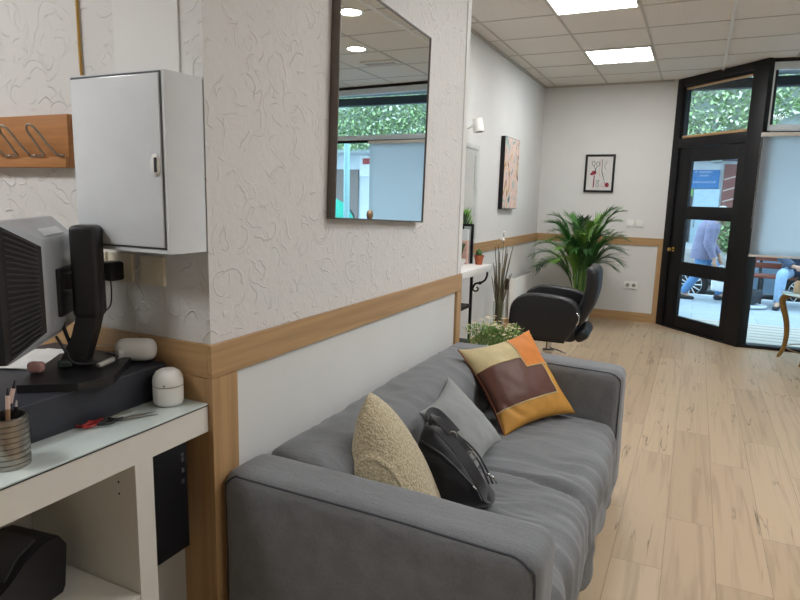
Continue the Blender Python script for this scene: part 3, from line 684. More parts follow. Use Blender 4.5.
# ------------------------------------------------------------------ cushions: quads with a puffed middle
def cushion_grid(c, thick, n=36, pinch=.06, full=.5, fn=None):
    """c = corners (u0v0, u1v0, u1v1, u0v1); front = +normal"""
    c = [Vector(p) for p in c]; nn = (c[1] - c[0]).cross(c[3] - c[0]).normalized(); mid = sum(c, Vector()) / 4
    F = []; B_ = []
    for i in range(n + 1):
        rf = []; rb = []
        for j in range(n + 1):
            u, v = i / n, j / n
            a, e = 2 * u - 1, 2 * v - 1
            p = c[0] * (1 - u) * (1 - v) + c[1] * u * (1 - v) + c[2] * u * v + c[3] * (1 - u) * v
            # sides draw in between the corners
            pu = pinch * (1 - e * e) * a * abs(a) ** 2; pv = pinch * (1 - a * a) * e * abs(e) ** 2
            p = p - ((c[1] - c[0] + c[2] - c[3]) / 2) * pu * .5 - ((c[3] - c[0] + c[2] - c[1]) / 2) * pv * .5
            h = (max(0, 1 - a * a) * max(0, 1 - e * e)) ** full * thick / 2
            q = p + nn * h; r_ = p - nn * h
            if fn: q = fn(q, nn, u, v, 1, h); r_ = fn(r_, -nn, u, v, -1, h)
            if i in (0, n) or j in (0, n): r_ = q
            rf.append(q); rb.append(r_)
        F.append(rf); B_.append(rb)
    return F, B_, nn
def cushion_mesh(F, B_, midx=None):
    b = MB(); n = len(F) - 1
    VF = [[b.bm.verts.new(p) for p in row] for row in F]
    VB = [[VF[i][j] if (i in (0, n) or j in (0, n)) else b.bm.verts.new(B_[i][j]) for j in range(n + 1)] for i in range(n + 1)]
    for i in range(n):
        for j in range(n):
            f = b.bm.faces.new((VF[i][j], VF[i + 1][j], VF[i + 1][j + 1], VF[i][j + 1])); f.material_index = midx(i, j) if midx else 0
            f = b.bm.faces.new((VB[i][j + 1], VB[i + 1][j + 1], VB[i + 1][j], VB[i][j])); f.material_index = (midx(i, j) if midx else 0)
    return b
# shaggy beige cushion against the near arm
def shag_fn(q, nn, u, v, s, h):
    e = min(u, 1 - u, v, 1 - v)
    d = .003 * noise.noise(q * 70) + .002 * noise.noise(q * 150) + .012 * noise.noise(q * 9)
    # raised swirling ridges
    w = sqrt((u - .55) ** 2 + (v - .35) ** 2)
    d += .007 * max(0, 1 - abs(((w * 3.3) % 1) - .5) * 9) if e > .05 else 0
    return q + nn * d * (min(1, e * 12))
cb = [(.285, .330, .430), (.475, .355, .425), (.500, .430, .490), (.285, .370, .825)]
F, B_, nn = cushion_grid(cb, .24, 72, -.34, .36, shag_fn)
k = NT('shaggy_beige'); k.b.inputs['Roughness'].default_value = 1.0; k.b.inputs['Specular IOR Level'].default_value = .05; k.b.inputs['Sheen Weight'].default_value = .3
v_ = k.coord(); n1 = k.n('ShaderNodeTexNoise', Scale=150.0, Detail=3.0); k.l(v_, n1.inputs['Vector'])
k.l(k.ramp(n1.outputs['Fac'], [(.30, rgb('A89B7E')), (.5, rgb('C0B395')), (.70, rgb('D3C8AD'))]), k.b.inputs['Base Color']); k.bump(n1.outputs['Fac'], .8, .008)
M_shag = k.m
t = thing('cushion', 'shaggy beige cushion slumped in the sofa corner by the near armrest', 'cushion', (.38, .39, .43))
cushion_mesh(F, B_).build('cover', M_shag, t, 180)
# plain grey cushion
def grey_fn(q, nn, u, v, s, h): return q + nn * (.006 * noise.noise(q * 11) + .003 * noise.noise(q * 25)) * min(1, min(u, 1 - u, v, 1 - v) * 10)
cg = [(.285, .742, .640), (.50, .79, .432), (.505, 1.11, .445), (.272, 1.078, .688)]
F, B_, nn = cushion_grid(cg, .12, 36, .14, .5, grey_fn)
t = thing('cushion', 'plain light grey cushion with sharp corners leaning on the sofa back behind the black bag', 'cushion', (.40, .93, .43))
cushion_mesh(F, B_).build('cover', fabric_mat('light_grey_cloth', '8E9190', 420, .10), t, 180)
# patchwork cushion
def patch_fn(q, nn, u, v, s, h):
    d = .008 * noise.noise(q * 8) + .004 * noise.noise(q * 22)
    d += -.012 * math.exp(-(((u - .25) + (v - .12)) / .05) ** 2) * math.exp(-((u - .2) ** 2 + (v - .15) ** 2) / .03)
    return q + nn * d * min(1, min(u, 1 - u, v, 1 - v) * 9)
cp = [Vector(p) for p in [(.478, 1.240, .408), (.712, 1.612, .440), (.438, 1.740, .783), (.200, 1.375, .728)]]  # bottom, right, top, left
N = 48; F, B_, nn = cushion_grid(cp, .15, N, .12, .5, patch_fn)
# u from bottom/left edge to right/top edge; v from bottom edge to top edge
def patch_idx(i, j):
    u, v = (i + .5) / N, (j + .5) / N
    if 0 <= u < 39 / 48 and 11 / 48 < v < 33 / 48 and not (u > 27 / 48 and v > 27 / 48): return 1        # brown
    if v > 27 / 48 and u > 27 / 48: return 2                                    # orange
    if v > 33 / 48: return 0                                                   # cream
    return 3                                                                   # mustard
def satin(n, c, r=.45): return mat(n, c, r, var=.10, scale=18, bump=.15, bscale=60)
t = thing('cushion', 'patchwork cushion of cream, brown, orange and mustard squares in the far sofa corner', 'cushion', (.52, 1.45, .43))
cv = cushion_mesh(F, B_, patch_idx).build('cover', [satin('cream_suede', 'C3B387', .7), satin('brown_satin', '583327', .52), satin('orange_suede', 'C77628', .7), satin('mustard_suede', 'BF8A3A', .65)], t, 180)
b = MB()
def stitch(i0, j0, i1, j1):
    n_ = max(abs(i1 - i0), abs(j1 - j0))
    for k in range(n_):
        for s_ in (0, .5):
            a = (k + s_) / n_; e = (k + s_ + .3) / n_
            def P(tt):
                x = i0 + (i1 - i0) * tt; y = j0 + (j1 - j0) * tt; i = int(x); j = int(y); i2 = min(N, i + 1); j2 = min(N, j + 1); fx, fy = x - i, y - j
                return (F[i][j] * (1 - fx) * (1 - fy) + F[i2][j] * fx * (1 - fy) + F[i2][j2] * fx * fy + F[i][j2] * (1 - fx) * fy) + nn * .0012
            b.tube([P(a), P(e)], .0034, 5)
for seg in ((0, 11, 39, 11), (39, 11, 39, 27), (27, 27, 48, 27), (27, 27, 27, 47), (0, 33, 27, 33)): stitch(*seg)
tag(b.build('stitching', mat('cream_thread', 'D9C79A', .7), cv), 'cream running stitches')
b = MB(); b.tube([F[0][j] + nn * .002 for j in range(N + 1)], .0035, 6); b.build('piping', mat('piping_brown', '7A4526', .6), cv, 180)

# ------------------------------------------------------------------ black bag between the cushions
def bag_fn(q, nn, u, v, s, h): return q + nn * (.010 * noise.noise(q * 9 + Vector((3, 1, 2))) + .004 * noise.noise(q * 24)) * min(1, min(u, 1 - u, v, 1 - v) * 10)
cc = [(.375, .560, .430), (.585, .575, .425), (.625, .610, .465), (.360, .655, .655)]
F2, B2, n2 = cushion_grid(cc, .19, 30, -.16, .26, bag_fn)
M_nyl = fabric_mat('black_nylon', '232327', 500, .25, .5, .3)
t = thing('bag', 'black nylon bag with straps lying between the beige and grey cushions', 'bag', (.47, .57, .435))
body = cushion_mesh(F2, B2).build('body', M_nyl, t, 180)
top0, top1 = Vector((.360, .655, .655)), Vector((.625, .610, .465)); dn = Vector((.45, -.45, .42)).normalized()
def along(tt, off, w=0.0): return top0.lerp(top1, tt) + n2 * off + Vector((.35, .1, .35)).normalized() * w
for off, nm in ((-.035, 'zipper'), (.03, 'zipper')):
    b = MB(); b.tube([along(.1 + .8 * k / 14, off, .014 + .034 * sin(pi * k / 14)) for k in range(15)], .0038, 6); b.build(nm, mat('zip_grey', '3C3C40', .4), body, 180)
b = MB(); b.tube([along(.80, -.035, .022), along(.86, -.045, .03), along(.92, -.05, .022)], [.0035, .0045, .003], 6); b.ball(along(.80, -.035, .024), .007); tag(b.build('zip_pull', M_chrome, body, 180), 'shiny zip pull')
b = MB(); zp = []
for k in range(27):
    i = 2 + k; u_ = i / 30; j = 21 + 3.0 * sin(pi * u_); j0 = int(j); zp.append(F2[i][j0].lerp(F2[i][min(30, j0 + 1)], j - j0) + n2 * .002)
b.tube(zp, .0042, 6); b.build('pocket_zip', mat('zip_grey', '3C3C40', .4), body, 180)
b = MB(); b.tube([zp[-5] + n2 * .006, zp[-3] + n2 * .010, zp[-2] + n2 * .010 + Vector((.006, -.004, -.02))], [.003, .0045, .003], 6); tag(b.build('zip_pull', M_chrome, body, 180), 'shiny zip pull')
def strap(pts, w, nm, m=None):
    pts = smooth_path(pts, 6); b = MB(); rows = []
    for i, p in enumerate(pts):
        tn = (pts[min(i + 1, len(pts) - 1)] - pts[max(i - 1, 0)]).normalized(); sd = tn.cross(Vector((.6, -.5, .6))).normalized(); up = sd.cross(tn).normalized()
        rows.append([p + sd * w / 2 + up * .003, p - sd * w / 2 + up * .003, p - sd * w / 2 - up * .003, p + sd * w / 2 - up * .003])
    b.quadmesh(rows, closed_v=True, cap=True); return b.build(nm, m or M_nyl, t, 40)
strap([along(.10, .05, .01), along(.06, .07, .035), along(.14, .10, .045), along(.35, .11, .05), along(.5, .10, .045), along(.58, .07, .03)], .028, 'carry_handle')
strap([along(.12, .055, .005), along(.3, .12, .03), along(.6, .14, .03), along(.85, .12, .01), along(.98, .07, -.015), along(1.0, .03, -.02)], .035, 'shoulder_strap')
strap([along(.06, -.02, .01), along(-.04, -.03, .02), along(-.02, -.06, .03), along(.12, -.08, .03), along(.24, -.075, .03)], .045, 'shoulder_strap')
for tt in (.36, .62):
    b = MB(); p = along(tt, .115, .045); b.tube([p + Vector((.014 * cos(a), .004, .014 * sin(a))) for a in [2 * pi * k / 12 for k in range(12)]], .0025, 6, closed=True); b.build('buckle', M_steel, t, 180)

# ------------------------------------------------------------------ styling station on the far left wall
t = thing('station_mirror', 'tall pale-framed mirror on the far left wall above the console shelf', 'mirror', (XL, 3.77, 1.02))
b = MB()
my0, my1, mz0, mz1 = 3.42, 4.135, 1.02, 1.885
for lo, hi in (((my0, mz0), (my0 + .04, mz1)), ((my1 - .04, mz0), (my1, mz1)), ((my0 + .04, mz1 - .04), (my1 - .04, mz1)), ((my0 + .04, mz0), (my1 - .04, mz0 + .04))): b.box((XL + .001, *lo), (XL + .03, *hi), .004)
b.build('frame', mat('mirror_frame_pale', 'C9CBC9', .5), t, 30)
MB().box((XL + .004, my0 + .04, mz0 + .04), (XL + .016, my1 - .04, mz1 - .04)).build('mirror_glass', M_mirror, t)
t = thing('console_shelf', 'black wrought iron console with thick white top against the far left wall', 'console', (-.55, 3.4, 0))
MB().box((XL + .015, 2.95, .815), (-.40, 3.80, .872), .006).build('top', mat('white_stone', 'E4E3E0', .35, var=.03, scale=7), t, 30)
for (x, y) in ((-.55, 3.73), (-.55, 3.02), (XL + .03, 3.73), (XL + .03, 3.02)): MB().box((x - .011, y - .011, 0), (x + .011, y + .011, .815), .002).build('leg', M_blackm, t)
for z in (.50, .19): MB().box((XL + .018, 3.03, z), (-.545, 3.72, z + .028), .002).build('shelf', M_blackm, t)
MB().box((XL + .02, 3.72, .76), (-.545, 3.735, .775)).box((-.558, 3.03, .76), (-.545, 3.72, .775)).build('rail', M_blackm, t)
for y in (3.735, 3.02):
    b = MB(); p = smooth_path([(-.545, y, .64), (-.52, y, .70), (-.47, y, .715), (-.43, y, .745), (-.415, y, .79), (-.418, y, .812)], 6)
    b.tube(p, .009, 8); p2 = smooth_path([(-.545, y, .66), (-.52, y, .64), (-.495, y, .645), (-.49, y, .665), (-.505, y, .675)], 6); b.tube(p2, .007, 8); b.ball((-.475, y, .713), .015); b.build('scroll_bracket', M_blackm, t, 180)
t = thing('spotlight', 'small white cylinder spotlight on an arm above the station mirror', 'lamp', (XL, 3.76, 2.0))
b = MB(); b.box((XL + .001, 3.70, 1.95), (XL + .02, 3.78, 2.03), .004); b.build('wall_plate', M_whitep, t, 30)
b = MB(); b.tube(smooth_path([(XL + .02, 3.74, 1.99), (XL + .06, 3.75, 2.0), (XL + .10, 3.76, 2.03)], 5), .009, 8); b.build('arm', M_whitep, t, 180)
b = MB(); b.cyl((-.575, 3.765, 2.07), (-.555, 3.765, 1.965), .042, .045, 20); hd = b.build('head', M_whitep, t, 40)
MB().cyl((-.5551, 3.765, 1.9665), (-.5546, 3.765, 1.962), .037, seg=20).build('lens', mat('lens_grey', '8B8A86', .3), hd)
# things on the console
CT = .8725
t = thing('display_box', 'tall white and pink box standing on the console', 'box', (-.60, 3.68, CT))
b = MB(); b.box((-.64, 3.65, CT), (-.575, 3.70, CT + .20), .002); b.build('lower_half', mat('box_pink', 'D9B3A6', .4, var=.04), t)
b = MB(); b.box((-.64, 3.65, CT + .2005), (-.575, 3.70, CT + .29), .002); b.build('upper_half', mat('box_white', 'D3DADC', .3, var=.04), t)
t = thing('stand_frame', 'black-edged upright frame standing behind the pink and white box', 'frame', (-.55, 3.74, CT))
b = MB(); b.box((-.575, 3.735, CT), (-.555, 3.755, CT + .335), .002); b.box((-.66, 3.735, CT + .315), (-.575, 3.755, CT + .335), .002); b.box((-.66, 3.735, CT), (-.64, 3.755, CT + .315), .002); b.build('frame', M_black, t)
MB().box((-.64, 3.742, CT + .002), (-.575, 3.748, CT + .314)).build('pane', mat('frame_sheet', 'B9C2C4', .2), t)
t = thing('potted_cactus', 'small green cactus in a terracotta pot at the console end', 'plant', (-.49, 3.72, CT))
b = MB(); b.lathe([(.028, 0), (.038, .06), (.043, .062), (.043, .078), (.038, .078), (.036, .07), (.001, .07)], (-.49, 3.72, CT), 20); b.build('pot', mat('terracotta', 'A65A3A', .8), t, 40)
b = MB()
for (dx, dy, h, r) in ((0, 0, .055, .018), (-.02, .01, .04, .013), (.018, -.008, .035, .012), (.005, .02, .045, .012)):
    b.lathe([(r * .7, .068), (r, .08), (r * .95, .07 + h * .8), (r * .4, .075 + h), (.001, .078 + h)], (-.49 + dx, 3.72 + dy, CT), 10)
b.build('cactus', mat('cactus_green', '4E6B3A', .7, bump=.4, bscale=200), t, 180)
M_leaf = [mat('leaf_green_%d' % i, c, .5, var=.2, scale=30) for i, c in enumerate(('3F6A2A', '2F5322', '5C8A3A'))]
def leaf(b, p, d, L, w, droop=.3, up=Vector((0, 0, 1)), seg=4):
    d = d.normalized(); sd = d.cross(up)
    if sd.length < 1e-4: sd = Vector((1, 0, 0))
    sd.normalize(); rows = []
    for i in range(seg + 1):
        s_ = i / seg; q = p + d * L * s_ + Vector((0, 0, -droop * L * s_ * s_)); ww = w * sin(pi * min(.97, s_ * .85 + .12)) * .5
        rows.append([q - sd * ww, q + Vector((0, 0, .12 * w)), q + sd * ww])
    b.quadmesh(rows)
t = thing('potted_plant', 'leafy green plant in a white bowl beside the station mirror', 'plant', (-.60, 3.53, CT))
b = MB(); b.lathe([(.03, 0), (.055, .03), (.06, .055), (.055, .055), (.05, .045), (.001, .045)], (-.60, 3.53, CT), 20); b.build('bowl', M_whitep, t, 40)
b = MB(); rn = random.Random(3)
for k in range(40):
    a = rn.uniform(0, 2 * pi); leaf(b, Vector((-.60, 3.53, CT + .045)), Vector((cos(a) * .3, sin(a) * .4, rn.uniform(.5, 1.6))), rn.uniform(.09, .22), .035)
b.build('leaves', M_leaf[1], t)

# ------------------------------------------------------------------ salon chair
t = thing('salon_chair', 'black leather salon chair on a chrome column, facing the left wall', 'chair', (.11, 3.87, 0), rot=(0, 0, radians(3)))
b = MB(); b.lathe([(.21, 0), (.215, .008), (.20, .018), (.06, .028), (.035, .035), (.001, .036)], seg=32); b.build('base_plate', M_chrome, t, 40)
b = MB(); b.lathe([(.03, .03), (.03, .17), (.024, .172), (.024, .30)], seg=20); b.lathe([(.05, .17), (.05, .185), (.03, .19)], seg=20); b.build('column', M_chrome, t, 40)
b = MB(); b.tube([(.02, -.02, .20), (.10, -.07, .195), (.15, -.09, .185)], .007, 8); b.build('pump_lever', M_chrome, t, 180)
b = MB(); b.box((-.14, -.14, .275), (.14, .14, .30), .004); b.build('under_plate', M_blackm, t, 30)
b = MB(); b.rbox((-.27, -.215, .30), (.24, .215, .44), .05, (8, 8, 3)); b.build('seat', M_leather, t, 180)
def arm_profile(y0, y1):
    pts = smooth_path([(-.265, .33), (-.285, .45), (-.275, .58), (-.22, .655), (-.12, .69), (.06, .685), (.18, .665), (.245, .62), (.262, .54), (.235, .44), (.18, .345), (.12, .328), (-.06, .330), (-.20, .332), (-.25, .332)], 4)
    pts = [Vector((p.x, p.y)) for p in [Vector((q[0], q[1], 0)) for q in pts]]
    c = sum(pts, Vector((0, 0))) / len(pts); b = MB(); rows = []
    for (yy, sc) in ((y0, .90), (y0 + .004, .955), (y0 + .015, .99), (y0 + .03, 1.0), (y1 - .03, 1.0), (y1 - .015, .99), (y1 - .004, .955), (y1, .90)):
        rows.append([(c.x + (p.x - c.x) * sc, yy, c.y + (p.y - c.y) * sc) for p in pts])
    b.quadmesh(rows, closed_v=True, cap=True); return b
arm_profile(-.325, -.220).build('armrest', M_leather, t, 50); arm_profile(.220, .325).build('armrest', M_leather, t, 50)
Mb = Matrix.Translation((.205, 0, .43)) @ Matrix.Rotation(radians(14), 4, 'Y')
def bk_fn(q, n):
    q = q.copy(); q.x += .35 * (q.y * q.y) * -1.0 * .6 + .05 * sin(max(0, min(1, q.z / .5)) * pi); return q
b = MB(); b.rbox((-.045, -.215, .0), (.055, .215, .50), .045, (3, 10, 12), bk_fn, Mb, ra=4); b.build('backrest', M_leather, t, 180)
b = MB(); b.rbox((.215, -.21, .315), (.335, .21, .41), .04, (2, 6, 2), None, Matrix.Translation((.27, 0, .36)) @ Matrix.Rotation(radians(-35), 4, 'Y') @ Matrix.Translation((-.27, 0, -.36))); b.build('back_roll', M_leather, t, 180)
b = MB(); b.tube([(.24, -.318, .57), (.262, -.322, .545), (.262, -.322, .50), (.24, -.318, .46)], .006, 8); b.build('arm_bracket', M_chrome, t, 180)

# ------------------------------------------------------------------ radiator, reeds, palm, planter
t = thing('radiator', 'flat white panel radiator low on the far left wall behind the salon chair', 'radiator', (XL, 5.8, .12))
b = MB(); b.box((XL + .03, 5.35, .12), (XL + .095, 6.18, .565), .008); b.build('panel', M_whitep, t, 30)
b = MB()
for k in range(26): b.box((XL + .04, 5.375 + k * .031, .5655), (XL + .085, 5.39 + k * .031, .567))
b.build('top_grille', mat('grille_shadow', '9A9A98', .6), t)
for y in (5.45, 6.08): MB().box((XL + .001, y - .02, .2), (XL + .031, y + .02, .5)).build('bracket', M_whitep, t)
b = MB(); b.cyl((XL + .06, 5.40, 0), (XL + .06, 5.40, .125), .009, seg=10); b.build('pipe', M_whitep, t, 40)
rx, ry = -.50, 4.42
t = thing('reed_vase', 'bundle of dry twigs with white blossoms in a slim glass vase', 'vase', (rx, ry, 0))
b = MB(); b.lathe([(.06, 0), (.062, .01), (.05, .2), (.055, .45), (.053, .45), (.048, .2), (.058, .012), (.001, .012)], (rx, ry, 0), 24); b.build('vase', glass_mat('vase_glass', (.93, .95, .93), .06), t, 60)
rn = random.Random(11); M_twig = [mat('twig_%d' % i, c, .9, var=.2) for i, c in enumerate(('6B5F4C', '7D7560', '4B4136', '66694A'))]
for k in range(30):
    a = rn.uniform(0, 2 * pi); r0 = rn.uniform(0, .03); hgt = rn.uniform(.62, 1.0); r1 = rn.uniform(.03, .13)
    p = smooth_path([(rx + r0 * cos(a), ry + r0 * sin(a), .02), (rx + r0 * 1.1 * cos(a + .2), ry + r0 * sin(a + .2), .35), (rx + r1 * .5 * cos(a), ry + r1 * .5 * sin(a), hgt * .7), (rx + r1 * cos(a), ry + r1 * sin(a) * 1.3, hgt)], 5)
    b = MB(); b.tube(p, [.0095 - .006 * i / (len(p) - 1) for i in range(len(p))], 6); b.build('twig', M_twig[k % 4], t, 180)
b = MB(); pth = smooth_path([(rx, ry, .05), (rx + .01, ry, .6), (rx + .015, ry + .0, 1.0), (rx + .01, ry, 1.12)], 6); b.tube(pth, .003, 6); tw = b.build('twig', M_twig[1], t, 180)
b = MB()
for k in range(9): b.ball((rx + .01 + rn.uniform(-.03, .03), ry + rn.uniform(-.03, .03), 1.05 + rn.uniform(-.03, .09)), .013, (1, 1, .8), 8, 6)
tag(b.build('blossom', mat('blossom_white', 'EDEBE4', .8), tw, 180), 'white blossoms')
b = MB(); b.lathe([(.001, -.06), (.02, -.045), (.024, 0), (.02, .045), (.001, .06)], (rx + .06, ry + .03, .62), 12); tag(b.build('bulrush', mat('bulrush_dark', '2E2620', .95), t, 180), 'dark bulrush head')

# areca palm
px_, py_ = -.02, 5.98
t = thing('potted_palm', 'bushy green palm in a pot in the far corner behind the salon chair', 'plant', (px_, py_, 0))
b = MB(); b.lathe([(.12, 0), (.165, .27), (.178, .272), (.178, .30), (.165, .30), (.155, .275), (.001, .27)], (px_, py_, 0), 28); b.build('pot', mat('pot_white', 'D8D6D0', .5), t, 40)
b = MB(); b.lathe([(.154, .274), (.08, .28), (.001, .283)], (px_, py_, 0), 20); b.build('soil', mat('soil', '3A2E24', .95, var=.3, bump=.5, bscale=80), t)
rn = random.Random(5)
M_palm = [mat('palm_%d' % i, c, .45, var=.18, scale=25) for i, c in enumerate(('33662A', '437B2E', '2A5226', '679438'))]
def frond(az, el, L, m):
    st = Vector((px_ + .05 * cos(az) * rn.random(), py_ + .05 * sin(az) * rn.random(), .28)); hz = Vector((cos(az), sin(az), 0))
    p1 = st + Vector((0, 0, .30 + .16 * el)) + hz * .04; p2 = st + Vector((0, 0, .48 + .56 * el)) + hz * L * .4; p3 = st + hz * L + Vector((0, 0, .30 + .78 * el))
    path = bez(st, p1, p2, p3, 22); path = [Vector((p.x, min(p.y, YF - .04), p.z)) for p in path]
    b = MB(); b.tube(path, [.0055 - .0045 * i / 22 for i in range(23)], 5)
    for i in range(8, 23):
        s_ = (i - 8) / 14; tn = (path[min(i + 1, 22)] - path[i - 1]).normalized(); sd = tn.cross(Vector((0, 0, 1))); sd = sd.normalized() if sd.length > 1e-3 else Vector((1, 0, 0))
        LL = (.09 + .15 * sin(pi * min(1, s_ * .8 + .15))) * (.8 + .3 * rn.random())
        for s2 in (-1, 1):
            for hf in (0, .5):
                pp = path[i] - (path[i] - path[i - 1]) * hf
                d = sd * s2 * (.75 - .35 * s_) + tn * (.85 + .5 * s_) + Vector((0, 0, .18 + rn.uniform(-.1, .1)))
                if pp.y + d.normalized().y * LL > YF - .03: d.y *= .1
                if pp.x + d.normalized().x * LL < XL + .11: d.x *= .1
                leaf(b, pp, d, LL, .0120, .12 + .25 * rn.random(), seg=3)
    return b.build('frond', m, t)
for k in range(38):
    az = k * 2.39996 + rn.uniform(-.2, .2); el = rn.uniform(.05, .85) if k > 6 else rn.uniform(.8, 1.0)
    L = (.19 + .30 * (1 - el * .7) + rn.uniform(-.04, .07)) * (1.0 if sin(az) < .5 else .75)
    frond(az, el, L, M_palm[k % 4])
b = MB()
for k in range(12):
    a = rn.uniform(0, 2 * pi); r_ = rn.uniform(.01, .06); b.tube([(px_ + r_ * cos(a), py_ + r_ * sin(a), .27), (px_ + 1.6 * r_ * cos(a), py_ + 1.6 * r_ * sin(a), .62)], [.009, .005], 6)
b.build('stems', mat('palm_stem', '7E9450', .5), t, 180)

# daisy planter behind the sofa
fx, fy = .13, 2.20
t = thing('flower_planter', 'planter of small white daisies standing behind the far end of the sofa', 'plant', (fx, fy, 0))
b = MB(); b.box((fx - .17, fy - .12, 0), (fx + .17, fy + .12, .54), .01); b.build('planter_box', mat('planter_white', 'DAD8D2', .6), t, 30)
b = MB(); rn = random.Random(21)
for k in range(900):
    a = rn.uniform(0, 2 * pi); r_ = sqrt(rn.random()); p = Vector((fx + .15 * r_ * cos(a), fy + .11 * r_ * sin(a), .535))
    leaf(b, p + Vector((.04 * rn.uniform(-1, 1), .04 * rn.uniform(-1, 1), rn.uniform(0, .13))), Vector((cos(a) * r_ * .6 + rn.uniform(-.4, .4), sin(a) * r_ * .6 + rn.uniform(-.4, .4), rn.uniform(.3, 1.4))), rn.uniform(.03, .06), .010, .3, seg=2)
b.build('foliage', mat('daisy_green', '7B9A52', .6, var=.25, scale=60), t)['kind'] = 'stuff'
b = MB(); b2 = MB()
for k in range(95):
    a = rn.uniform(0, 2 * pi); r_ = sqrt(rn.random()); p = Vector((fx + .185 * r_ * cos(a), fy + .13 * r_ * sin(a), .625 + .085 * (1 - r_ * r_) + rn.uniform(-.04, .04)))
    for q in range(7):
        aa = 2 * pi * q / 7; leaf(b, p, Vector((cos(aa), sin(aa), .15)), 0.011, .009, .2, seg=2)
    b2.ball(p + Vector((0, 0, .002)), .0045, (1, 1, .6), 6, 4)
o = b.build('petals', mat('petal_white', 'E9E2CF', .8), t); o['kind'] = 'stuff'
o = b2.build('flower_centres', mat('flower_yellow', 'C9A33A', .8), t); o['kind'] = 'stuff'

# ------------------------------------------------------------------ pictures and plates on the far walls
def abstract_mat():
    k = NT('abstract_painting'); k.b.inputs['Roughness'].default_value = .6
    v = k.coord((1.4, 3.4, 2.2)); n1 = k.n('ShaderNodeTexNoise', Scale=1.6, Detail=4.0, Distortion=1.6); k.l(v, n1.inputs['Vector'])
    c = k.ramp(n1.outputs['Fac'], [(.32, rgb('2E5A66')), (.38, rgb('86ABAA')), (.44, rgb('DDCBBE')), (.50, rgb('D6ABA2')), (.55, rgb('E0D3C8')), (.60, rgb('BFA04A')), (.63, rgb('B9878A')), (.69, rgb('26262E'))])
    k.l(c, k.b.inputs['Base Color']); return k.m
t = thing('painting', 'tall abstract canvas in pinks, yellow and teal on the far left wall', 'painting', (XL, 5.19, 1.32))
MB().box((XL + .001, 4.86, 1.325), (XL + .045, 5.40, 2.045), .002).build('canvas_edge', M_black, t)
MB().box((XL + .0452, 4.865, 1.33), (XL + .047, 5.395, 2.04)).build('canvas', abstract_mat(), t)
pz0, pz1, pxa, pxb = 1.537, 1.985, -.145, .200; pc2 = (pxa + pxb) / 2
t = thing('framed_print', 'black framed print of scissors and red shapes on the far wall', 'picture', (pc2, YF, 1.537))
b = MB()
for lo, hi in (((pxa, pz0), (pxa + .025, pz1)), ((pxb - .025, pz0), (pxb, pz1)), ((pxa + .025, pz1 - .025), (pxb - .025, pz1)), ((pxa + .025, pz0), (pxb - .025, pz0 + .025))): b.box((lo[0], YF - .028, lo[1]), (hi[0], YF - .001, hi[1]), .002)
b.build('frame', M_black, t, 30)
MB().box((pxa + .025, YF - .016, pz0 + .025), (pxb - .025, YF - .008, pz1 - .025)).build('sheet', mat('print_paper', 'CFCDC9', .6), t)
yy = YF - .0165; ink = mat('ink_black', '26242A', .7); red = mat('ink_red', '8E2A3A', .7); pink = mat('ink_pink', 'CE9A9E', .7)
def X(u): return pxa + .025 + (pxb - pxa - .05) * u
def Zz(v): return pz0 + .025 + (pz1 - pz0 - .05) * v
def ellipse(u, v, ru, rv, n=16): return [Vector((X(u) + ru * cos(2 * pi * k / n), yy, Zz(v) + rv * sin(2 * pi * k / n))) for k in range(n)]
b = MB()
b.tube(ellipse(.24, .80, .018, .026), .003, 5, closed=True); b.tube(ellipse(.42, .78, .018, .026), .003, 5, closed=True)
b.tube([(X(.26), yy, Zz(.74)), (X(.36), yy, Zz(.56))], .003, 5); b.tube([(X(.40), yy, Zz(.72)), (X(.28), yy, Zz(.52))], .003, 5)
b.tube([(X(.58), yy, Zz(.92)), (X(.59), yy, Zz(.55)), (X(.66), yy, Zz(.38)), (X(.74), yy, Zz(.20))], [.002, .004, .0035, .002], 5)
b.tube(ellipse(.44, .16, .016, .022), .0025, 5, closed=True); b.tube(smooth_path([(X(.36), yy, Zz(.30)), (X(.42), yy, Zz(.26)), (X(.50), yy, Zz(.30)), (X(.46), yy, Zz(.22))], 4), .0025, 5)
b.tube([(X(.76), yy, Zz(.86)), (X(.68), yy, Zz(.70)), (X(.76), yy, Zz(.60))], .002, 5)
b.build('ink_lines', ink, t)
b = MB(); b.ball((X(.28), yy, Zz(.52)), .030, (1, .08, .8)); b.ball((X(.20), yy, Zz(.48)), .02, (1, .08, .8)); b.tube([(X(.30), yy, Zz(.44)), (X(.29), yy, Zz(.08))], .007, 6); b.build('red_flower', red, t); MB().ball((X(.82), yy, Zz(.16)), .024, (1, .08, 1.2)).build('red_blot', red, t)
b = MB(); b.tube([(X(.52), yy, Zz(.92)), (X(.48), yy, Zz(.50)), (X(.55), yy, Zz(.36))], .003, 5); b.tube(ellipse(.66, .16, .02, .025), .003, 5, closed=True); b.build('pink_shapes', pink, t)
def wplate(n, x, z, w, h, label, cat, dark=False):
    t = thing(n, label, cat, (x, YF, z - h / 2)); MB().box((x - w / 2, YF - .012, z - h / 2), (x + w / 2, YF - .0005, z + h / 2), .003).build('plate', M_whitep, t, 40); return t
t = wplate('light_switch', .425, 1.18, .085, .085, 'white switch plate on the far wall, the left of two', 'light switch'); MB().box((.395, YF - .017, 1.155), (.455, YF - .011, 1.205), .003).build('rocker', mat('rocker_light', 'F2F1EC', .4), t)
t = wplate('light_switch', .530, 1.18, .085, .085, 'white switch plate on the far wall, the right of two, nearer the door', 'light switch'); MB().box((.502, YF - .015, 1.155), (.558, YF - .011, 1.205), .003).build('rocker', M_whitep, t)
t = wplate('wall_socket', .490, .438, .155, .085, 'double white socket low on the far wall beside the door', 'socket')
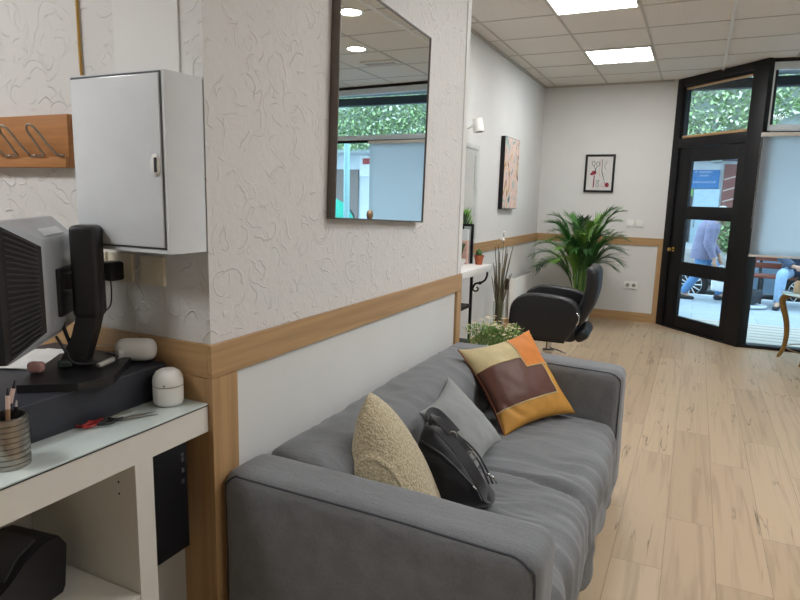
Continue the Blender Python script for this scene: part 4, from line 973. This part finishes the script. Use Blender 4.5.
for x in (.455, .525): 
    b = MB(); b.cyl((x, YF - .0135, .438), (x, YF - .012, .438), .022, seg=18); b.build('socket_well', mat('socket_grey', '8E8D88', .6), t, 40)

# ------------------------------------------------------------------ gilt side table by the window
M_gilt = mat('gilt_iron', '8B6B38', .4, .5, var=.2, scale=25)
tx, ty = 2.30, 5.44
t = thing('side_table', 'small gilt table with curved legs and a glass top by the shop window', 'table', (tx, ty, 0))
b = MB(); b.lathe([(.385, .622), (.39, .626), (.385, .630), (.001, .630)], (tx, ty, 0), 40); b.build('glass_top', mat('table_glass', 'B9CCC8', .05, coat=.8), t, 40)
b = MB(); b.tube([(tx + .30 * cos(2 * pi * k / 36), ty + .30 * sin(2 * pi * k / 36), .608) for k in range(36)], .010, 8, closed=True); b.build('rim', M_gilt, t, 180)
for a in (pi - .13, pi + .95, .2, -.9 + .0):
    c_, s_ = cos(a), sin(a)
    prof = [(.30, .610), (.345, .59), (.365, .55), (.35, .48), (.315, .36), (.30, .24), (.305, .13), (.325, .05), (.345, .015), (.355, .012)]
    p = smooth_path([(tx + r_ * c_, ty + r_ * s_, z) for r_, z in prof], 4); n_ = len(p)
    b = MB(); b.tube(p, [.020 + .010 * (1 - abs(2 * i / (n_ - 1) - .35)) for i in range(n_)], 8); b.build('leg', M_gilt, t, 180)
b = MB(); b.tube([(tx + .29 * cos(2 * pi * k / 36), ty + .29 * sin(2 * pi * k / 36), .11) for k in range(36)], .005, 6, closed=True); b.build('stretcher_ring', M_gilt, t, 180)
bc = Vector((2.045, 5.50, .6305))
t = thing('bottle', 'small bottle with a cream label and dark cap on the gilt table', 'bottle', bc)
b = MB(); b.lathe([(.028, 0), (.031, .004), (.031, .088), (.024, .10), (.013, .106), (.012, .114)], bc, 20); b.build('body', mat('bottle_cream', 'C8B79A', .3, var=.05), t, 40)
b = MB(); b.lathe([(.014, .114), (.014, .140), (.012, .142), (.001, .142)], bc, 16); b.build('cap', mat('cap_dark', '2B2F38', .4), t, 40)

# ------------------------------------------------------------------ the street outside
GZ = -.12; RDZ = -.27
k = NT('pavement'); k.b.inputs['Roughness'].default_value = .7
v_ = k.coord(); br = k.n('ShaderNodeTexBrick', Scale=1.0); k.l(v_, br.inputs['Vector'])
br.inputs['Brick Width'].default_value = .8; br.inputs['Row Height'].default_value = .4; br.inputs['Mortar Size'].default_value = .006
br.inputs['Color1'].default_value = rgb('9BA4AB'); br.inputs['Color2'].default_value = rgb('A3ACB3'); br.inputs['Mortar'].default_value = rgb('848D94'); k.l(br.outputs['Color'], k.b.inputs['Base Color'])
struct(MB().box((-8, 8.0, GZ - .3), (16, 10.45, GZ)).build('ground_pavement', k.m))
k = NT('grooved_strip'); k.b.inputs['Roughness'].default_value = .7
v_ = k.coord(); wv = k.n('ShaderNodeTexWave', Scale=1.6); wv.bands_direction = 'Y'; k.l(v_, wv.inputs['Vector'])
k.l(k.ramp(wv.outputs['Fac'], [(.1, rgb('948D82')), (.4, rgb('B4ADA2'))]), k.b.inputs['Base Color']); k.bump(wv.outputs['Fac'], .4, .01)
b = MB(); b.prism([(-8, 6.73), (.9, 6.73), (1.70, 5.90), (16, 7.15), (16, 8.0), (-8, 8.0)], GZ - .3, GZ); struct(b.build('ground_strip', k.m))
struct(MB().box((-8, 10.45, GZ - .3), (16, 10.60, GZ + .002), .01).build('kerb', mat('kerb_stone', 'C6C9CA', .7, var=.08)))
struct(MB().box((-8, 10.60, RDZ - .2), (16, 14.2, RDZ)).build('ground_road', mat('asphalt', '6E7276', .85, var=.12, scale=60)))
# facade of this building above and beside the shopfront
b = MB(); b.box((-3.3, YF + .1, GZ - .2), (DA.x - .01, YF + .35, 3.05)); b.box((-3.3, 5.6, H + .25), (XR + .1, YF + .35, 3.05)); b.box((XR + .1, WY + .12, GZ - .2), (8, WY + .4, 6)); struct(b.build('facade_wall', M_white))
t = thing('awning_box', 'dark awning box across the shopfront outside above the window', 'awning', (2.6, 6.9, 2.66))
MB().box((.9, 6.86, 2.72), (5.0, 6.98, 2.83), .02).build('box', mat('awning_dark', '2A3036', .5), t, 30)
for x in (1.0, 4.9): MB().box((x, 6.42, 2.76), (x + .05, 6.87, 2.80), .004).build('arm', M_blackm, t)
MB().box((.9, 6.60, 2.86), (5.0, 6.98, 2.89), .004).build('valance', mat('awning_grey', 'A7B4BD', .6), t, 30)
# the building across the street
M_fac = mat('pale_render', 'CDD3D6', .8, var=.06, scale=3)
b = MB(); b.box((-8, 14.9, RDZ), (16, 15.3, 9)); b.box((-8, 13.9, 2.62), (16, 14.9, 2.80)); struct(b.build('facade_opposite', M_fac))
struct(MB().box((-8, 14.2, RDZ - .2), (16, 15.3, GZ)).build('ground_far_pavement', mat('far_pavement', 'B9BEC2', .8, var=.06)))
# greenery hanging over the balcony
M_ivy = [mat('ivy_%d' % i, c, .6, var=.25, scale=8) for i, c in enumerate(('93AE78', 'B7C795', '708F60', 'DDE2CC'))]
rn = random.Random(9); b = MB(); b2 = MB()
for k_ in range(22000):
    x = rn.uniform(-3.0, 9.5); z = rn.uniform(2.72, 4.5); y = 13.90 - .33 * rn.random()
    if noise.noise(Vector((x * 1.3, z * 2.2, 4))) < -.42: continue
    d = Vector((rn.uniform(-1, 1), rn.uniform(-1, .1), rn.uniform(-1, .6)))
    b.mi = rn.choice((0, 0, 1, 1, 2, 3)); nv = len(b.bm.verts); nf = len(b.bm.faces)
    leaf(b, Vector((x, y, z)), d, rn.uniform(.06, .11), rn.uniform(.05, .085), .3, seg=2)
iv = b.build('ivy', M_ivy, None, org=(3.5, 13.75, 2.75)); tag(iv, 'mass of green climbing leaves over the balcony across the street', 'ivy', kind='stuff')
struct(MB().box((-8, 14.05, 2.80), (16, 14.15, 4.9)).build('balcony_wall', mat('balcony_white', 'DDE3E6', .8, var=.04)))
# shop across the street: sign, panels, poster
sy = 14.88
t = thing('shop_sign', 'blue shop sign with small white lettering across the street', 'sign', (1.0, sy, 1.75))
MB().box((.15, sy - .06, 1.80), (1.52, sy, 2.22), .004).build('board', mat('sign_blue', '2A6FA8', .5), t)
b = MB(); rn = random.Random(2)
for (z, x0, n_, w) in ((2.15, 1.02, 9, .032), (2.07, 1.12, 5, .030), (1.92, .95, 11, .038)):
    for k_ in range(n_):
        if rn.random() < .1: continue
        x = x0 + k_ * w * 1.25; h = .030 if rn.random() < .6 else .042
        b.tube([(x, sy - .064, z), (x, sy - .064, z + h), (x + w * .6, sy - .064, z + h * rn.choice((.5, 1)))], .005, 4)
tag(b.build('lettering', mat('letter_white', 'F2F4F5', .6), t), 'small white letters')
b = MB(); b.tube(smooth_path([(.62, sy - .066, 1.86), (.70, sy - .066, 1.98), (.82, sy - .066, 2.06), (.86, sy - .066, 2.0), (.74, sy - .066, 1.90), (.62, sy - .066, 1.86)], 4), .014, 5); b.build('emblem', mat('letter_white', 'F2F4F5', .6), t, 180)
t = thing('shop_poster', 'dark shop poster with an orange round shape below the blue sign', 'poster', (.7, sy, 1.2))
MB().box((.15, sy - .04, .55), (1.0, sy, 1.62), .003).build('sheet', mat('poster_dark', '2B3138', .6, var=.4, scale=9), t)
b = MB(); b.cyl((.72, sy - .045, 1.42), (.72, sy - .041, 1.42), .155, seg=24); b.build('orange_disc', mat('poster_orange', 'D9764B', .6, var=.2, scale=14), t)
b = MB()
b.tube(smooth_path([(.64, sy - .047, 1.40), (.70, sy - .047, 1.47), (.76, sy - .047, 1.44), (.80, sy - .047, 1.38)], 4), [.008 + .012 * sin(pi * q / 12) for q in range(13)], 5)
b.build('dark_marks', mat('poster_mark', '4A2A22', .6), t)
MB().box((.15, sy - .045, 1.63), (1.0, sy - .001, 1.79), .003).build('green_strip', mat('poster_green', '7DB06A', .6, var=.3, scale=11), t)
t = thing('shop_door', 'pale blue shop door across the street beside the poster', 'door', (1.28, sy, GZ))
MB().box((1.02, sy - .03, GZ), (1.56, sy, 1.79), .004).build('leaf', mat('shop_door_blue', 'AFC7D4', .4), t); b = MB(); b.cyl((1.08, sy - .05, .9), (1.08, sy - .05, 1.1), .012); b.build('handle', M_chrome, t)
t = thing('wall_hoarding', 'red-brown hoarding board with pale stripes at the right of the blue sign', 'board', (1.85, sy, GZ))
MB().box((1.60, sy - .05, 1.0), (2.15, sy, 2.35), .004).build('board', mat('panel_brown', '7B4B45', .6, var=.15), t)
b = MB()
for k_ in range(4): b.tube([(1.62, sy - .054, 1.25 + .25 * k_), (2.12, sy - .054, 1.42 + .25 * k_)], .016, 4)
b.build('pale_stripes', mat('panel_stripe', 'C9B7AE', .6), t)
MB().box((1.60, sy - .05, GZ), (2.15, sy, .99), .004).build('plinth', mat('panel_pink', 'B98F94', .6, var=.25, scale=10), t)
tag(MB().box((.0, sy - .10, 2.42), (2.3, sy, 2.46), .003).build('lintel_strip', mat('lintel_dark', '5B5463', .6), None, org=(1.1, sy, 2.42)), 'thin dark strip on the pale wall above the blue sign', 'strip')
t = thing('wall_lamp', 'round grey lamp on the wall above the blue sign', 'lamp', (1.62, sy, 2.45)); 
b = MB(); b.lathe([(.02, 0), (.12, .02), (.13, .10), (.06, .19), (.001, .2)], (1.42, sy - .16, 2.36), 18); b.build('shade', mat('lamp_grey', '9DA6A2', .5), t, 60); MB().box((1.40, sy - .1, 2.42), (1.44, sy, 2.45)).build('arm', M_blackm, t)
# roadside shrubs
def shrub(x, y, r, h, n_, label, seed):
    t = thing('street_shrub', label, 'shrub', (x, y, GZ)); rn = random.Random(seed); b = MB()
    for k_ in range(n_):
        a = rn.uniform(0, 2 * pi); c = rn.uniform(-1, 1); rr = (rn.random() ** .4); p = Vector((x + r * rr * cos(a) * sqrt(1 - c * c), y + r * rr * sin(a) * sqrt(1 - c * c), GZ + h * .55 + h * .45 * c * rr))
        b.mi = rn.choice((0, 1, 2)); leaf(b, p, Vector((rn.uniform(-1, 1), rn.uniform(-1, 1), rn.uniform(-.5, 1))), .14, .07, .3, seg=2)
    b.build('foliage', M_ivy[:3], t); MB().cyl((x, y, GZ), (x, y, GZ + h * .5), .03).build('stem', M_twig[2], t)
shrub(1.88, 14.42, .30, 1.5, 700, 'green shrub across the street behind the walking person', 4)
shrub(.15, 14.5, .3, 1.3, 500, 'dark green shrub across the street left of the walking person', 6)

# ------------------------------------------------------------------ cars
def make_car(loc, paint, label):
    t = thing('car', label, 'car', loc, rot=(0, 0, 0)); Lc, Wc = 3.9, 1.68
    prof = [(-1.93, .30), (-1.95, .55), (-1.90, .80), (-1.72, .95), (-1.45, 1.38), (-1.15, 1.47), (-.2, 1.49), (.25, 1.42), (.85, 1.0), (1.55, .86), (1.88, .70), (1.95, .45), (1.90, .25)]
    def wid(z): return (Wc / 2) * (1.0 if z < .9 else 1 - .30 * (z - .9) / .6)
    b = MB(); rows = []
    top = smooth_path([(x, 0, z) for x, z in prof], 4)
    for p in top: w = wid(p.z); rows.append([(p.x, -w, p.z), (p.x, -w * .8, p.z + .015), (p.x, 0, p.z + .025), (p.x, w * .8, p.z + .015), (p.x, w, p.z)])
    b.quadmesh(rows)
    # sides with wheel arches
    for s_ in (-1, 1):
        side = []
        for p in top:
            zb = .22
            for cx in (-1.22, 1.22):
                dx = p.x - cx
                if abs(dx) < .36: zb = max(zb, .30 + sqrt(max(0, .36 ** 2 - dx * dx)))
            zb = min(zb, p.z - .02); w = wid(p.z)
            side.append([(p.x, s_ * w, p.z)] + [(p.x, s_ * (wid(zz) + .03 * sin(pi * max(0, min(1, (zz - .2) / .7)))), zz) for zz in [p.z + (zb - p.z) * k_ / 6 for k_ in range(1, 7)]])
        b.quadmesh(side)
    b.box((-1.88, -.78, .22), (1.86, .78, .30))
    b.build('body', paint, t, 40)
    gm = mat('car_glass', '2A3640', .06, coat=.5)
    for s_ in (-1, 1):
        for nm, poly in (('side_window', [(-1.38, .98), (-1.18, 1.38), (-.42, 1.41), (-.42, .98)]), ('side_window', [(-.36, .98), (-.36, 1.41), (.18, 1.36), (.70, 1.0)])):
            b = MB(); V = [b.bm.verts.new((x, s_ * (wid(z) + .012), z)) for x, z in poly]; b.bm.faces.new(V); o = b.build(nm, gm, t); o.modifiers.new('s', 'SOLIDIFY').thickness = .01
        MB().box((-.05, s_ * .86 - .012, .78), (.12, s_ * .86 + .012, .81), .005).build('door_handle', M_chrome, t)
        b = MB(); b.rbox((.62, s_ * .93 - .09, .98), (.76, s_ * .93 + .09, 1.10), .04, (1, 1, 1)); b.build('wing_mirror', paint, t, 180)
    b = MB(); b.quadmesh([[(.30, -.62, 1.425), (.30, .62, 1.425)], [(.86, -.74, 1.03), (.86, .74, 1.03)]]); o = b.build('windscreen', gm, t); o.modifiers.new('s', 'SOLIDIFY').thickness = -.03
    b = MB(); b.quadmesh([[(-1.75, -.68, .99), (-1.75, .68, .99)], [(-1.47, -.62, 1.37), (-1.47, .62, 1.37)]]); o = b.build('rear_window', gm, t); o.modifiers.new('s', 'SOLIDIFY').thickness = -.03
    for s_ in (-1, 1):
        b = MB(); b.rbox((1.72, s_ * .6 - .14, .62), (1.93, s_ * .6 + .14, .76), .05, (1, 1, 1)); b.build('headlight', mat('lamp_clear', 'DDE3E6', .1), t, 180)
        b = MB(); b.rbox((-1.97, s_ * .64 - .1, .70), (-1.85, s_ * .64 + .1, .92), .04, (1, 1, 1)); b.build('tail_light', mat('lamp_red', '9A2A2A', .2), t, 180)
    for cx in (-1.22, 1.22):
        for s_ in (-1, 1):
            M_ = Matrix.Translation((cx, s_ * .74, .30)) @ Matrix.Rotation(pi / 2, 4, 'X')
            b = MB(); b.lathe([(.20, -.09), (.28, -.09), (.30, -.06), (.30, .06), (.28, .09), (.20, .09)], seg=28, M=M_); w = b.build('wheel', mat('tyre', '1C1C1E', .8), t, 40)
            b = MB(); b.lathe([(.205, -.085), (.19, -.095), (.185, -.06), (.185, .06), (.19, .095), (.205, .085)], seg=28, M=M_)
            for q in range(12):
                a = 2 * pi * q / 12
                for zz in (-.085, .085): b.tube([M_ @ Vector((.03 * cos(a), .03 * sin(a), zz)), M_ @ Vector((.19 * cos(a), .19 * sin(a), zz))], .013, 5)
            b.lathe([(.045, -.095), (.045, .095)], seg=14, M=M_); b.build('wheel_rim', mat('rim_white', 'E4E8EA', .35, .2), w, 40)
    MB().box((1.93, -.25, .40), (1.96, .25, .51), .004).build('number_plate', mat('plate_white', 'DFE1E0', .5), t)
    return t
make_car((-.09, 11.52, RDZ), mat('silver_paint', 'B9B4B0', .3, .3, var=.03, coat=.5), 'silver hatchback parked across the pavement behind the walking person')
c2 = make_car((4.05, 11.60, RDZ), mat('blue_grey_paint', '7E93A6', .3, .3, var=.03, coat=.5), 'blue-grey hatchback parked behind the bench')

# ------------------------------------------------------------------ bench, container, post
bx, by = 2.05, 10.02
t = thing('bench', 'red-brown slatted street bench on the pavement beside the seated person', 'bench', (bx, by, GZ))
M_slat = wood('bench_slat', '6B3A2C', '8C5240', 'x')
for k_ in range(4):
    y = by - .22 + k_ * .11; MB().box((bx - .05, y, GZ + .43), (bx + 1.15, y + .085, GZ + .47), .008).build('slat', M_slat, t, 30)
for k_ in range(3):
    z = GZ + .55 + k_ * .12; MB().box((bx - .05, by + .24 + .03 * k_, z), (bx + 1.15, by + .275 + .03 * k_, z + .09), .008).build('slat', M_slat, t, 30)
for x in (bx + .1, bx + 1.0):
    b = MB(); b.tube(smooth_path([(x, by - .24, GZ), (x, by - .20, GZ + .25), (x, by - .18, GZ + .41), (x, by + .15, GZ + .415), (x, by + .26, GZ + .50), (x, by + .34, GZ + .88)], 4), .022, 8); b.tube(smooth_path([(x, by + .16, GZ + .41), (x, by + .22, GZ + .2), (x, by + .30, GZ)], 4), .022, 8); b.build('leg', mat('bench_iron', '2B2E31', .5), t, 180)
t = thing('planter_bowl', 'dark round planter bowl with a pale base in front of the bench', 'planter', (1.96, 9.50, GZ))
b = MB(); b.lathe([(.09, .05), (.16, .10), (.19, .20), (.185, .27), (.165, .27), (.15, .23), (.001, .22)], (1.96, 9.50, GZ), 28); b.build('bowl', mat('planter_dark', '33363B', .6), t, 60)
b = MB(); b.lathe([(.14, 0), (.26, .012), (.27, .04), (.12, .055)], (1.96, 9.50, GZ), 28); b.build('base', mat('planter_pale', 'C7D0D6', .6), t, 60)
t = thing('recycling_container', 'turquoise green dome-shaped recycling container in the street, seen in the wall mirror', 'container', (6.25, 9.6, GZ))
b = MB(); b.lathe([(.70, 0), (.80, .15), (.86, .5), (.84, .85), (.74, 1.15), (.55, 1.40), (.30, 1.54), (.001, 1.58)], (6.05, 9.6, GZ), 32); b.build('dome', mat('igloo_green', '1FA58A', .45, var=.05), t, 180)
for a in (2.2, 3.9, 5.4):
    b = MB(); b.cyl((6.05 + .70 * cos(a), 9.6 + .70 * sin(a), GZ + 1.12), (6.05 + .79 * cos(a), 9.6 + .79 * sin(a), GZ + 1.16), .11, seg=18); b.build('mouth', mat('mouth_dark', '1E2A2A', .7), t, 40)
t = thing('street_post', 'pale blue-green street post with a white sign board, seen in the wall mirror', 'post', (4.98, 9.0, GZ))
b = MB(); b.cyl((4.98, 9.0, GZ), (4.98, 9.0, 2.5), .06, .055, 18); b.build('post', mat('post_teal', '9CC3C6', .5), t, 40)
t = thing('sign_board', 'white board with red shapes on the building across the street, seen in the wall mirror', 'sign', (7.7, sy, 2.0))
MB().box((7.35, sy - .05, 2.0), (8.0, sy, 2.6), .004).build('board', mat('board_white', 'E2E4E4', .6), t)
MB().box((7.45, sy - .055, 2.35), (7.9, sy - .05, 2.52)).build('red_band', mat('board_red', 'A8433F', .6), t)
tag(MB().box((8.05, sy - .04, GZ), (9.3, sy, 2.2), .004).build('roller_shutter', mat('shutter_brown', '7D7069', .6, var=.1, scale=30), None, org=(8.6, sy, GZ)), 'brown-grey shutter across the street, seen in the wall mirror', 'shutter')

# ------------------------------------------------------------------ people
def skin_obj(name, joints, edges, m, parent, sub=2):
    """one continuous surface grown round a skeleton; joints = {key: (x, y, z, r)}"""
    keys = list(joints); idx = {k_: i for i, k_ in enumerate(keys)}
    me = bpy.data.meshes.new(name); me.from_pydata([joints[k_][:3] for k_ in keys], [(idx[a], idx[c]) for a, c in edges], [])
    o = bpy.data.objects.new(name, me); COL.objects.link(o)
    sm = o.modifiers.new('skin', 'SKIN'); sm.use_smooth_shade = True
    ss = o.modifiers.new('sub', 'SUBSURF'); ss.levels = sub; ss.render_levels = sub
    for i, k_ in enumerate(keys):
        sv = me.skin_vertices[0].data[i]; r_ = joints[k_][3]; sv.radius = r_ if isinstance(r_, tuple) else (r_, r_); sv.use_root = (i == 0)
    dg = bpy.context.evaluated_depsgraph_get(); me2 = bpy.data.meshes.new_from_object(o.evaluated_get(dg))
    bpy.data.objects.remove(o); o2 = bpy.data.objects.new(name, me2); COL.objects.link(o2); me2.materials.clear(); me2.materials.append(m); o2.parent = parent
    for p in me2.polygons: p.use_smooth = True
    return o2
M_skin = mat('skin', 'C49A80', .6, var=.05)
def hand(J, E, wrist, tip_dir, side, key, curl=.35):
    """palm and five fingers grown from the wrist joint"""
    w = Vector(J[wrist][:3]); d = Vector(tip_dir).normalized(); sd = Vector(side).normalized(); n_ = d.cross(sd).normalized()
    pm = w + d * .055; J[key + 'palm'] = (*pm, .026); E.append((wrist, key + 'palm'))
    for q, (off, L) in enumerate(((-.030, .060), (-.010, .072), (.010, .068), (.030, .052))):
        a = pm + d * .038 + sd * off; c = a + d * L * .5 + n_ * curl * .02; e = c + d * L * .35 + n_ * curl * .06
        for nm, p, r_ in (('a', a, .011), ('b', c, .009), ('c', e, .007)): J[key + 'f%d' % q + nm] = (*p, r_)
        E += [(key + 'palm', key + 'f%da' % q), (key + 'f%da' % q, key + 'f%db' % q), (key + 'f%db' % q, key + 'f%dc' % q)]
    a = pm - sd * .035 + d * -.005; c = a - sd * .018 + d * .03
    J[key + 'ta'] = (*a, .011); J[key + 'tb'] = (*c, .009); E += [(key + 'palm', key + 'ta'), (key + 'ta', key + 'tb')]
def face(t, c, fwd, hair_m, s=1.0):
    """nose, eyes, ears and hair for a head centred at c looking along fwd"""
    c = Vector(c); f = Vector(fwd).normalized(); up = Vector((0, 0, 1)); up = (up - f * up.dot(f)).normalized(); r_ = f.cross(up)
    M_ = Matrix(((r_.x, f.x, up.x, c.x), (r_.y, f.y, up.y, c.y), (r_.z, f.z, up.z, c.z), (0, 0, 0, 1)))
    hb = MB(); hb.ball((0, 0, 0), .092 * s, (.82, 1.02, 1.22), 20, 14, M_); hb.ball((0, .095 * s, -.015), .016, (.8, 1, 1.5), 8, 6, M_)
    for q in (-1, 1): hb.ball((q * .078 * s, -.005, -.01), .022, (.4, .7, 1.2), 8, 6, M_)
    hd = hb.build('head', M_skin, t, 180)
    b = MB()
    for q in (-1, 1): b.ball((q * .032, .088 * s, .012), .011, (1, .6, .7), 8, 6, M_)
    b.build('eyes', mat('eye_dark', '2A211D', .3), hd, 180)
    b = MB(); b.tube([M_ @ Vector((-.022, .082, -.052)), M_ @ Vector((0, .09, -.055)), M_ @ Vector((.022, .082, -.052))], .005, 6); b.build('mouth', mat('lip', '96604F', .5), hd, 180)
    b = MB(); b.ball((0, -.018, .022), .099 * s, (.84, .98, 1.16), 20, 14, M_)
    for v in b.bm.verts:
        l = M_.inverted() @ v.co
        if l.y > .03 and l.z < .07: l.y = .03 + (l.y - .03) * .2; v.co = M_ @ l
        elif l.z < -.06: l.z = -.06; v.co = M_ @ l
    b.build('hair', hair_m, hd, 180)
def person(label, loc, J, E, head_c, fwd, jacket, trousers, shoes, hair_m, seated=False):
    t = thing('person', label, 'person', loc, rot=(0, 0, 0))
    skin_obj('body', J, E, M_skin, t)
    face(t, head_c, fwd, hair_m)
    def grow(names, add): return {n_: (*J[n_][:3], (tuple(x + add for x in J[n_][3]) if isinstance(J[n_][3], tuple) else J[n_][3] + add)) for n_ in names}
    V_ = lambda n_: Vector(J[n_][:3])
    wid_ = (V_('shL') - V_('shR')).normalized(); spine = [V_('pelvis') + (V_('pelvis') - V_('belly')) * .75, V_('pelvis'), V_('belly'), V_('chest'), V_('neck0') * .7 + V_('chest') * .3, V_('neck0') + (V_('neck1') - V_('neck0')) * .30, V_('neck0') + (V_('neck1') - V_('neck0')) * .75]
    rr = [(.215, .18), (.215, .18), (.195, .16), (.215, .165), (.210, .150), (.135, .110), (.080, .078)]
    if seated: spine[0] = V_('pelvis') + Vector((0, .02, -.06))
    b = MB(); rows = []
    for i, (c, (ra_, rb_)) in enumerate(zip(spine, rr)):
        tn = (spine[min(i + 1, 6)] - spine[max(i - 1, 0)]).normalized(); dp = tn.cross(wid_).normalized()
        rows.append([c + wid_ * ra_ * cos(2 * pi * q / 20) + dp * rb_ * sin(2 * pi * q / 20) for q in range(20)])
    rows2 = []
    for i in range(6):
        for q in range(4): rows2.append([rows[i][j].lerp(rows[i + 1][j], q / 4) for j in range(20)])
    rows2.append(rows[6]); rows2 = [[p + Vector((0, 0, 1)).cross(p).normalized() * .008 * noise.noise(p * 9) for p in r__] for r__ in rows2]
    b.quadmesh(rows2, closed_v=True, cap=True)
    for s_ in 'LR':
        sh, el, cu = V_('sh' + s_), V_('el' + s_), V_('cu' + s_); p = smooth_path([sh * .5 + V_('neck0') * .5, sh, sh.lerp(el, .5), el, el.lerp(cu, .6), cu.lerp(V_('wr' + s_), .3)], 4); n_ = len(p)
        b.tube(p, [.088 - .034 * i / (n_ - 1) + .004 * noise.noise(p[i] * 30) for i in range(n_)], 14)
    b.build('jacket', jacket, t, 60)
    Jl = grow(['pelvis', 'hipL', 'knL', 'anL', 'hipR', 'knR', 'anR'], .020)
    Jl['pelvis'] = (*J['pelvis'][:3], .105)
    for q in ('anL', 'anR'): Jl[q] = (Jl[q][0], Jl[q][1], Jl[q][2] - .025, .062)
    skin_obj('trousers', Jl, [('pelvis', 'hipL'), ('hipL', 'knL'), ('knL', 'anL'), ('pelvis', 'hipR'), ('hipR', 'knR'), ('knR', 'anR')], trousers, t)
    for s_ in 'LR':
        a = Vector(J['an' + s_][:3]); f = Vector(J['toe' + s_][:3]) - a; f.z = 0; f.normalize()
        ang = atan2(f.y, f.x); b = MB(); b.rbox((-.08, -.045, 0), (.20, .045, .085), .04, (3, 1, 1), lambda q, n_: Vector((q.x, q.y, q.z * (1 - .45 * max(0, q.x / .2)))), Matrix.Translation((a.x, a.y, 0)) @ Matrix.Rotation(ang, 4, 'Z')); b.build('shoe', shoes, t, 180)
    return t
BODY_E = [('pelvis', 'belly'), ('belly', 'chest'), ('chest', 'neck0'), ('neck0', 'neck1'), ('neck0', 'shL'), ('shL', 'elL'), ('elL', 'cuL'), ('cuL', 'wrL'), ('neck0', 'shR'), ('shR', 'elR'), ('elR', 'cuR'), ('cuR', 'wrR'),
          ('pelvis', 'hipL'), ('hipL', 'knL'), ('knL', 'anL'), ('anL', 'toeL'), ('pelvis', 'hipR'), ('hipR', 'knR'), ('knR', 'anR'), ('anR', 'toeR')]
# stooped walker, moving to the right (+x)
J = {'pelvis': (0, 0, .80, .12), 'belly': (.01, 0, .97, (.155, .13)), 'chest': (.04, 0, 1.14, (.165, .14)), 'neck0': (.11, 0, 1.26, (.09, .08)), 'neck1': (.16, 0, 1.32, .05),
     'shL': (.08, .17, 1.20, .07), 'elL': (.10, .22, .94, .047), 'cuL': (.22, .21, .76, .036), 'wrL': (.25, .21, .71, .028),
     'shR': (.08, -.17, 1.20, .07), 'elR': (.06, -.23, .93, .047), 'cuR': (.15, -.22, .73, .036), 'wrR': (.17, -.22, .68, .028),
     'hipL': (.02, .09, .76, .095), 'knL': (.26, .09, .45, .062), 'anL': (.30, .09, .09, .042), 'toeL': (.45, .09, .03, .032),
     'hipR': (.0, -.09, .76, .095), 'knR': (-.04, -.09, .44, .062), 'anR': (-.26, -.09, .10, .042), 'toeR': (-.12, -.09, .03, .032)}
E_ = list(BODY_E); hand(J, E_, 'wrL', (.2, 0, -1), (1, 0, 0), 'hl'); hand(J, E_, 'wrR', (.2, 0, -1), (1, 0, 0), 'hr', .6)
denim = fabric_mat('denim', '5A83AD', 160, .15); 
wp = person('stooped person in a purple-grey jacket and jeans walking past the door with a white bag', (1.28, 9.95, GZ), J, E_, (.215, 0, 1.395), (1, 0, -.5), fabric_mat('purple_jacket', '7A7890', 120, .15), denim, mat('shoe_dark', '1E2024', .6), mat('grey_hair', 'A9A6A2', .9, var=.2, scale=60))
t = thing('carrier_bag', 'white carrier bag hanging from the hand of the walking person', 'bag', (1.56, 9.74, GZ + .2))
b = MB(); b.rbox((1.44, 9.68, GZ + .18), (1.70, 9.80, GZ + .50), .04, (4, 2, 5), lambda q, n_: q + n_ * .02 * noise.noise(q * 9)); b.build('bag', mat('bag_white', 'E6E8EB', .5), t, 180)
b = MB(); b.tube(smooth_path([(1.50, 9.74, GZ + .48), (1.54, 9.74, GZ + .58), (1.56, 9.74, GZ + .60), (1.59, 9.74, GZ + .58), (1.63, 9.74, GZ + .48)], 5), .006, 6); b.build('handles', mat('bag_white', 'E6E8EB', .5), t, 180)
# seated person on the bench, facing the shop (-y)
J = {'pelvis': (0, .0, .58, .125), 'belly': (0, -.02, .72, (.16, .13)), 'chest': (0, -.06, .92, (.18, .13)), 'neck0': (0, -.09, 1.08, (.09, .08)), 'neck1': (0, -.12, 1.16, .05),
     'shL': (.18, -.09, 1.03, .07), 'elL': (.25, -.16, .78, .047), 'cuL': (.12, -.34, .66, .036), 'wrL': (.08, -.37, .65, .028),
     'shR': (-.18, -.09, 1.03, .07), 'elR': (-.25, -.16, .78, .047), 'cuR': (-.12, -.34, .66, .036), 'wrR': (-.08, -.37, .65, .028),
     'hipL': (.10, -.03, .53, .095), 'knL': (.22, -.42, .53, .065), 'anL': (.20, -.46, .09, .043), 'toeL': (.22, -.60, .03, .032),
     'hipR': (-.10, -.03, .53, .095), 'knR': (-.24, -.42, .53, .065), 'anR': (-.26, -.47, .09, .043), 'toeR': (-.29, -.61, .03, .032)}
E_ = list(BODY_E); hand(J, E_, 'wrL', (-.8, -.5, -.1), (0, .3, 1), 'hl', .5); hand(J, E_, 'wrR', (.8, -.5, -.1), (0, .3, 1), 'hr', .5)
person('person in a dark grey-blue jacket and pale jeans sitting on the bench with hands together', (2.62, 10.02, GZ), J, E_, (0, -.15, 1.27), (0, -1, -.2), fabric_mat('dark_jacket', '3E4A5C', 120, .2), fabric_mat('pale_denim', '93AFCB', 160, .15), mat('shoe_dark', '1E2024', .6), mat('dark_hair', '3A302A', .9, var=.2, scale=60), True)
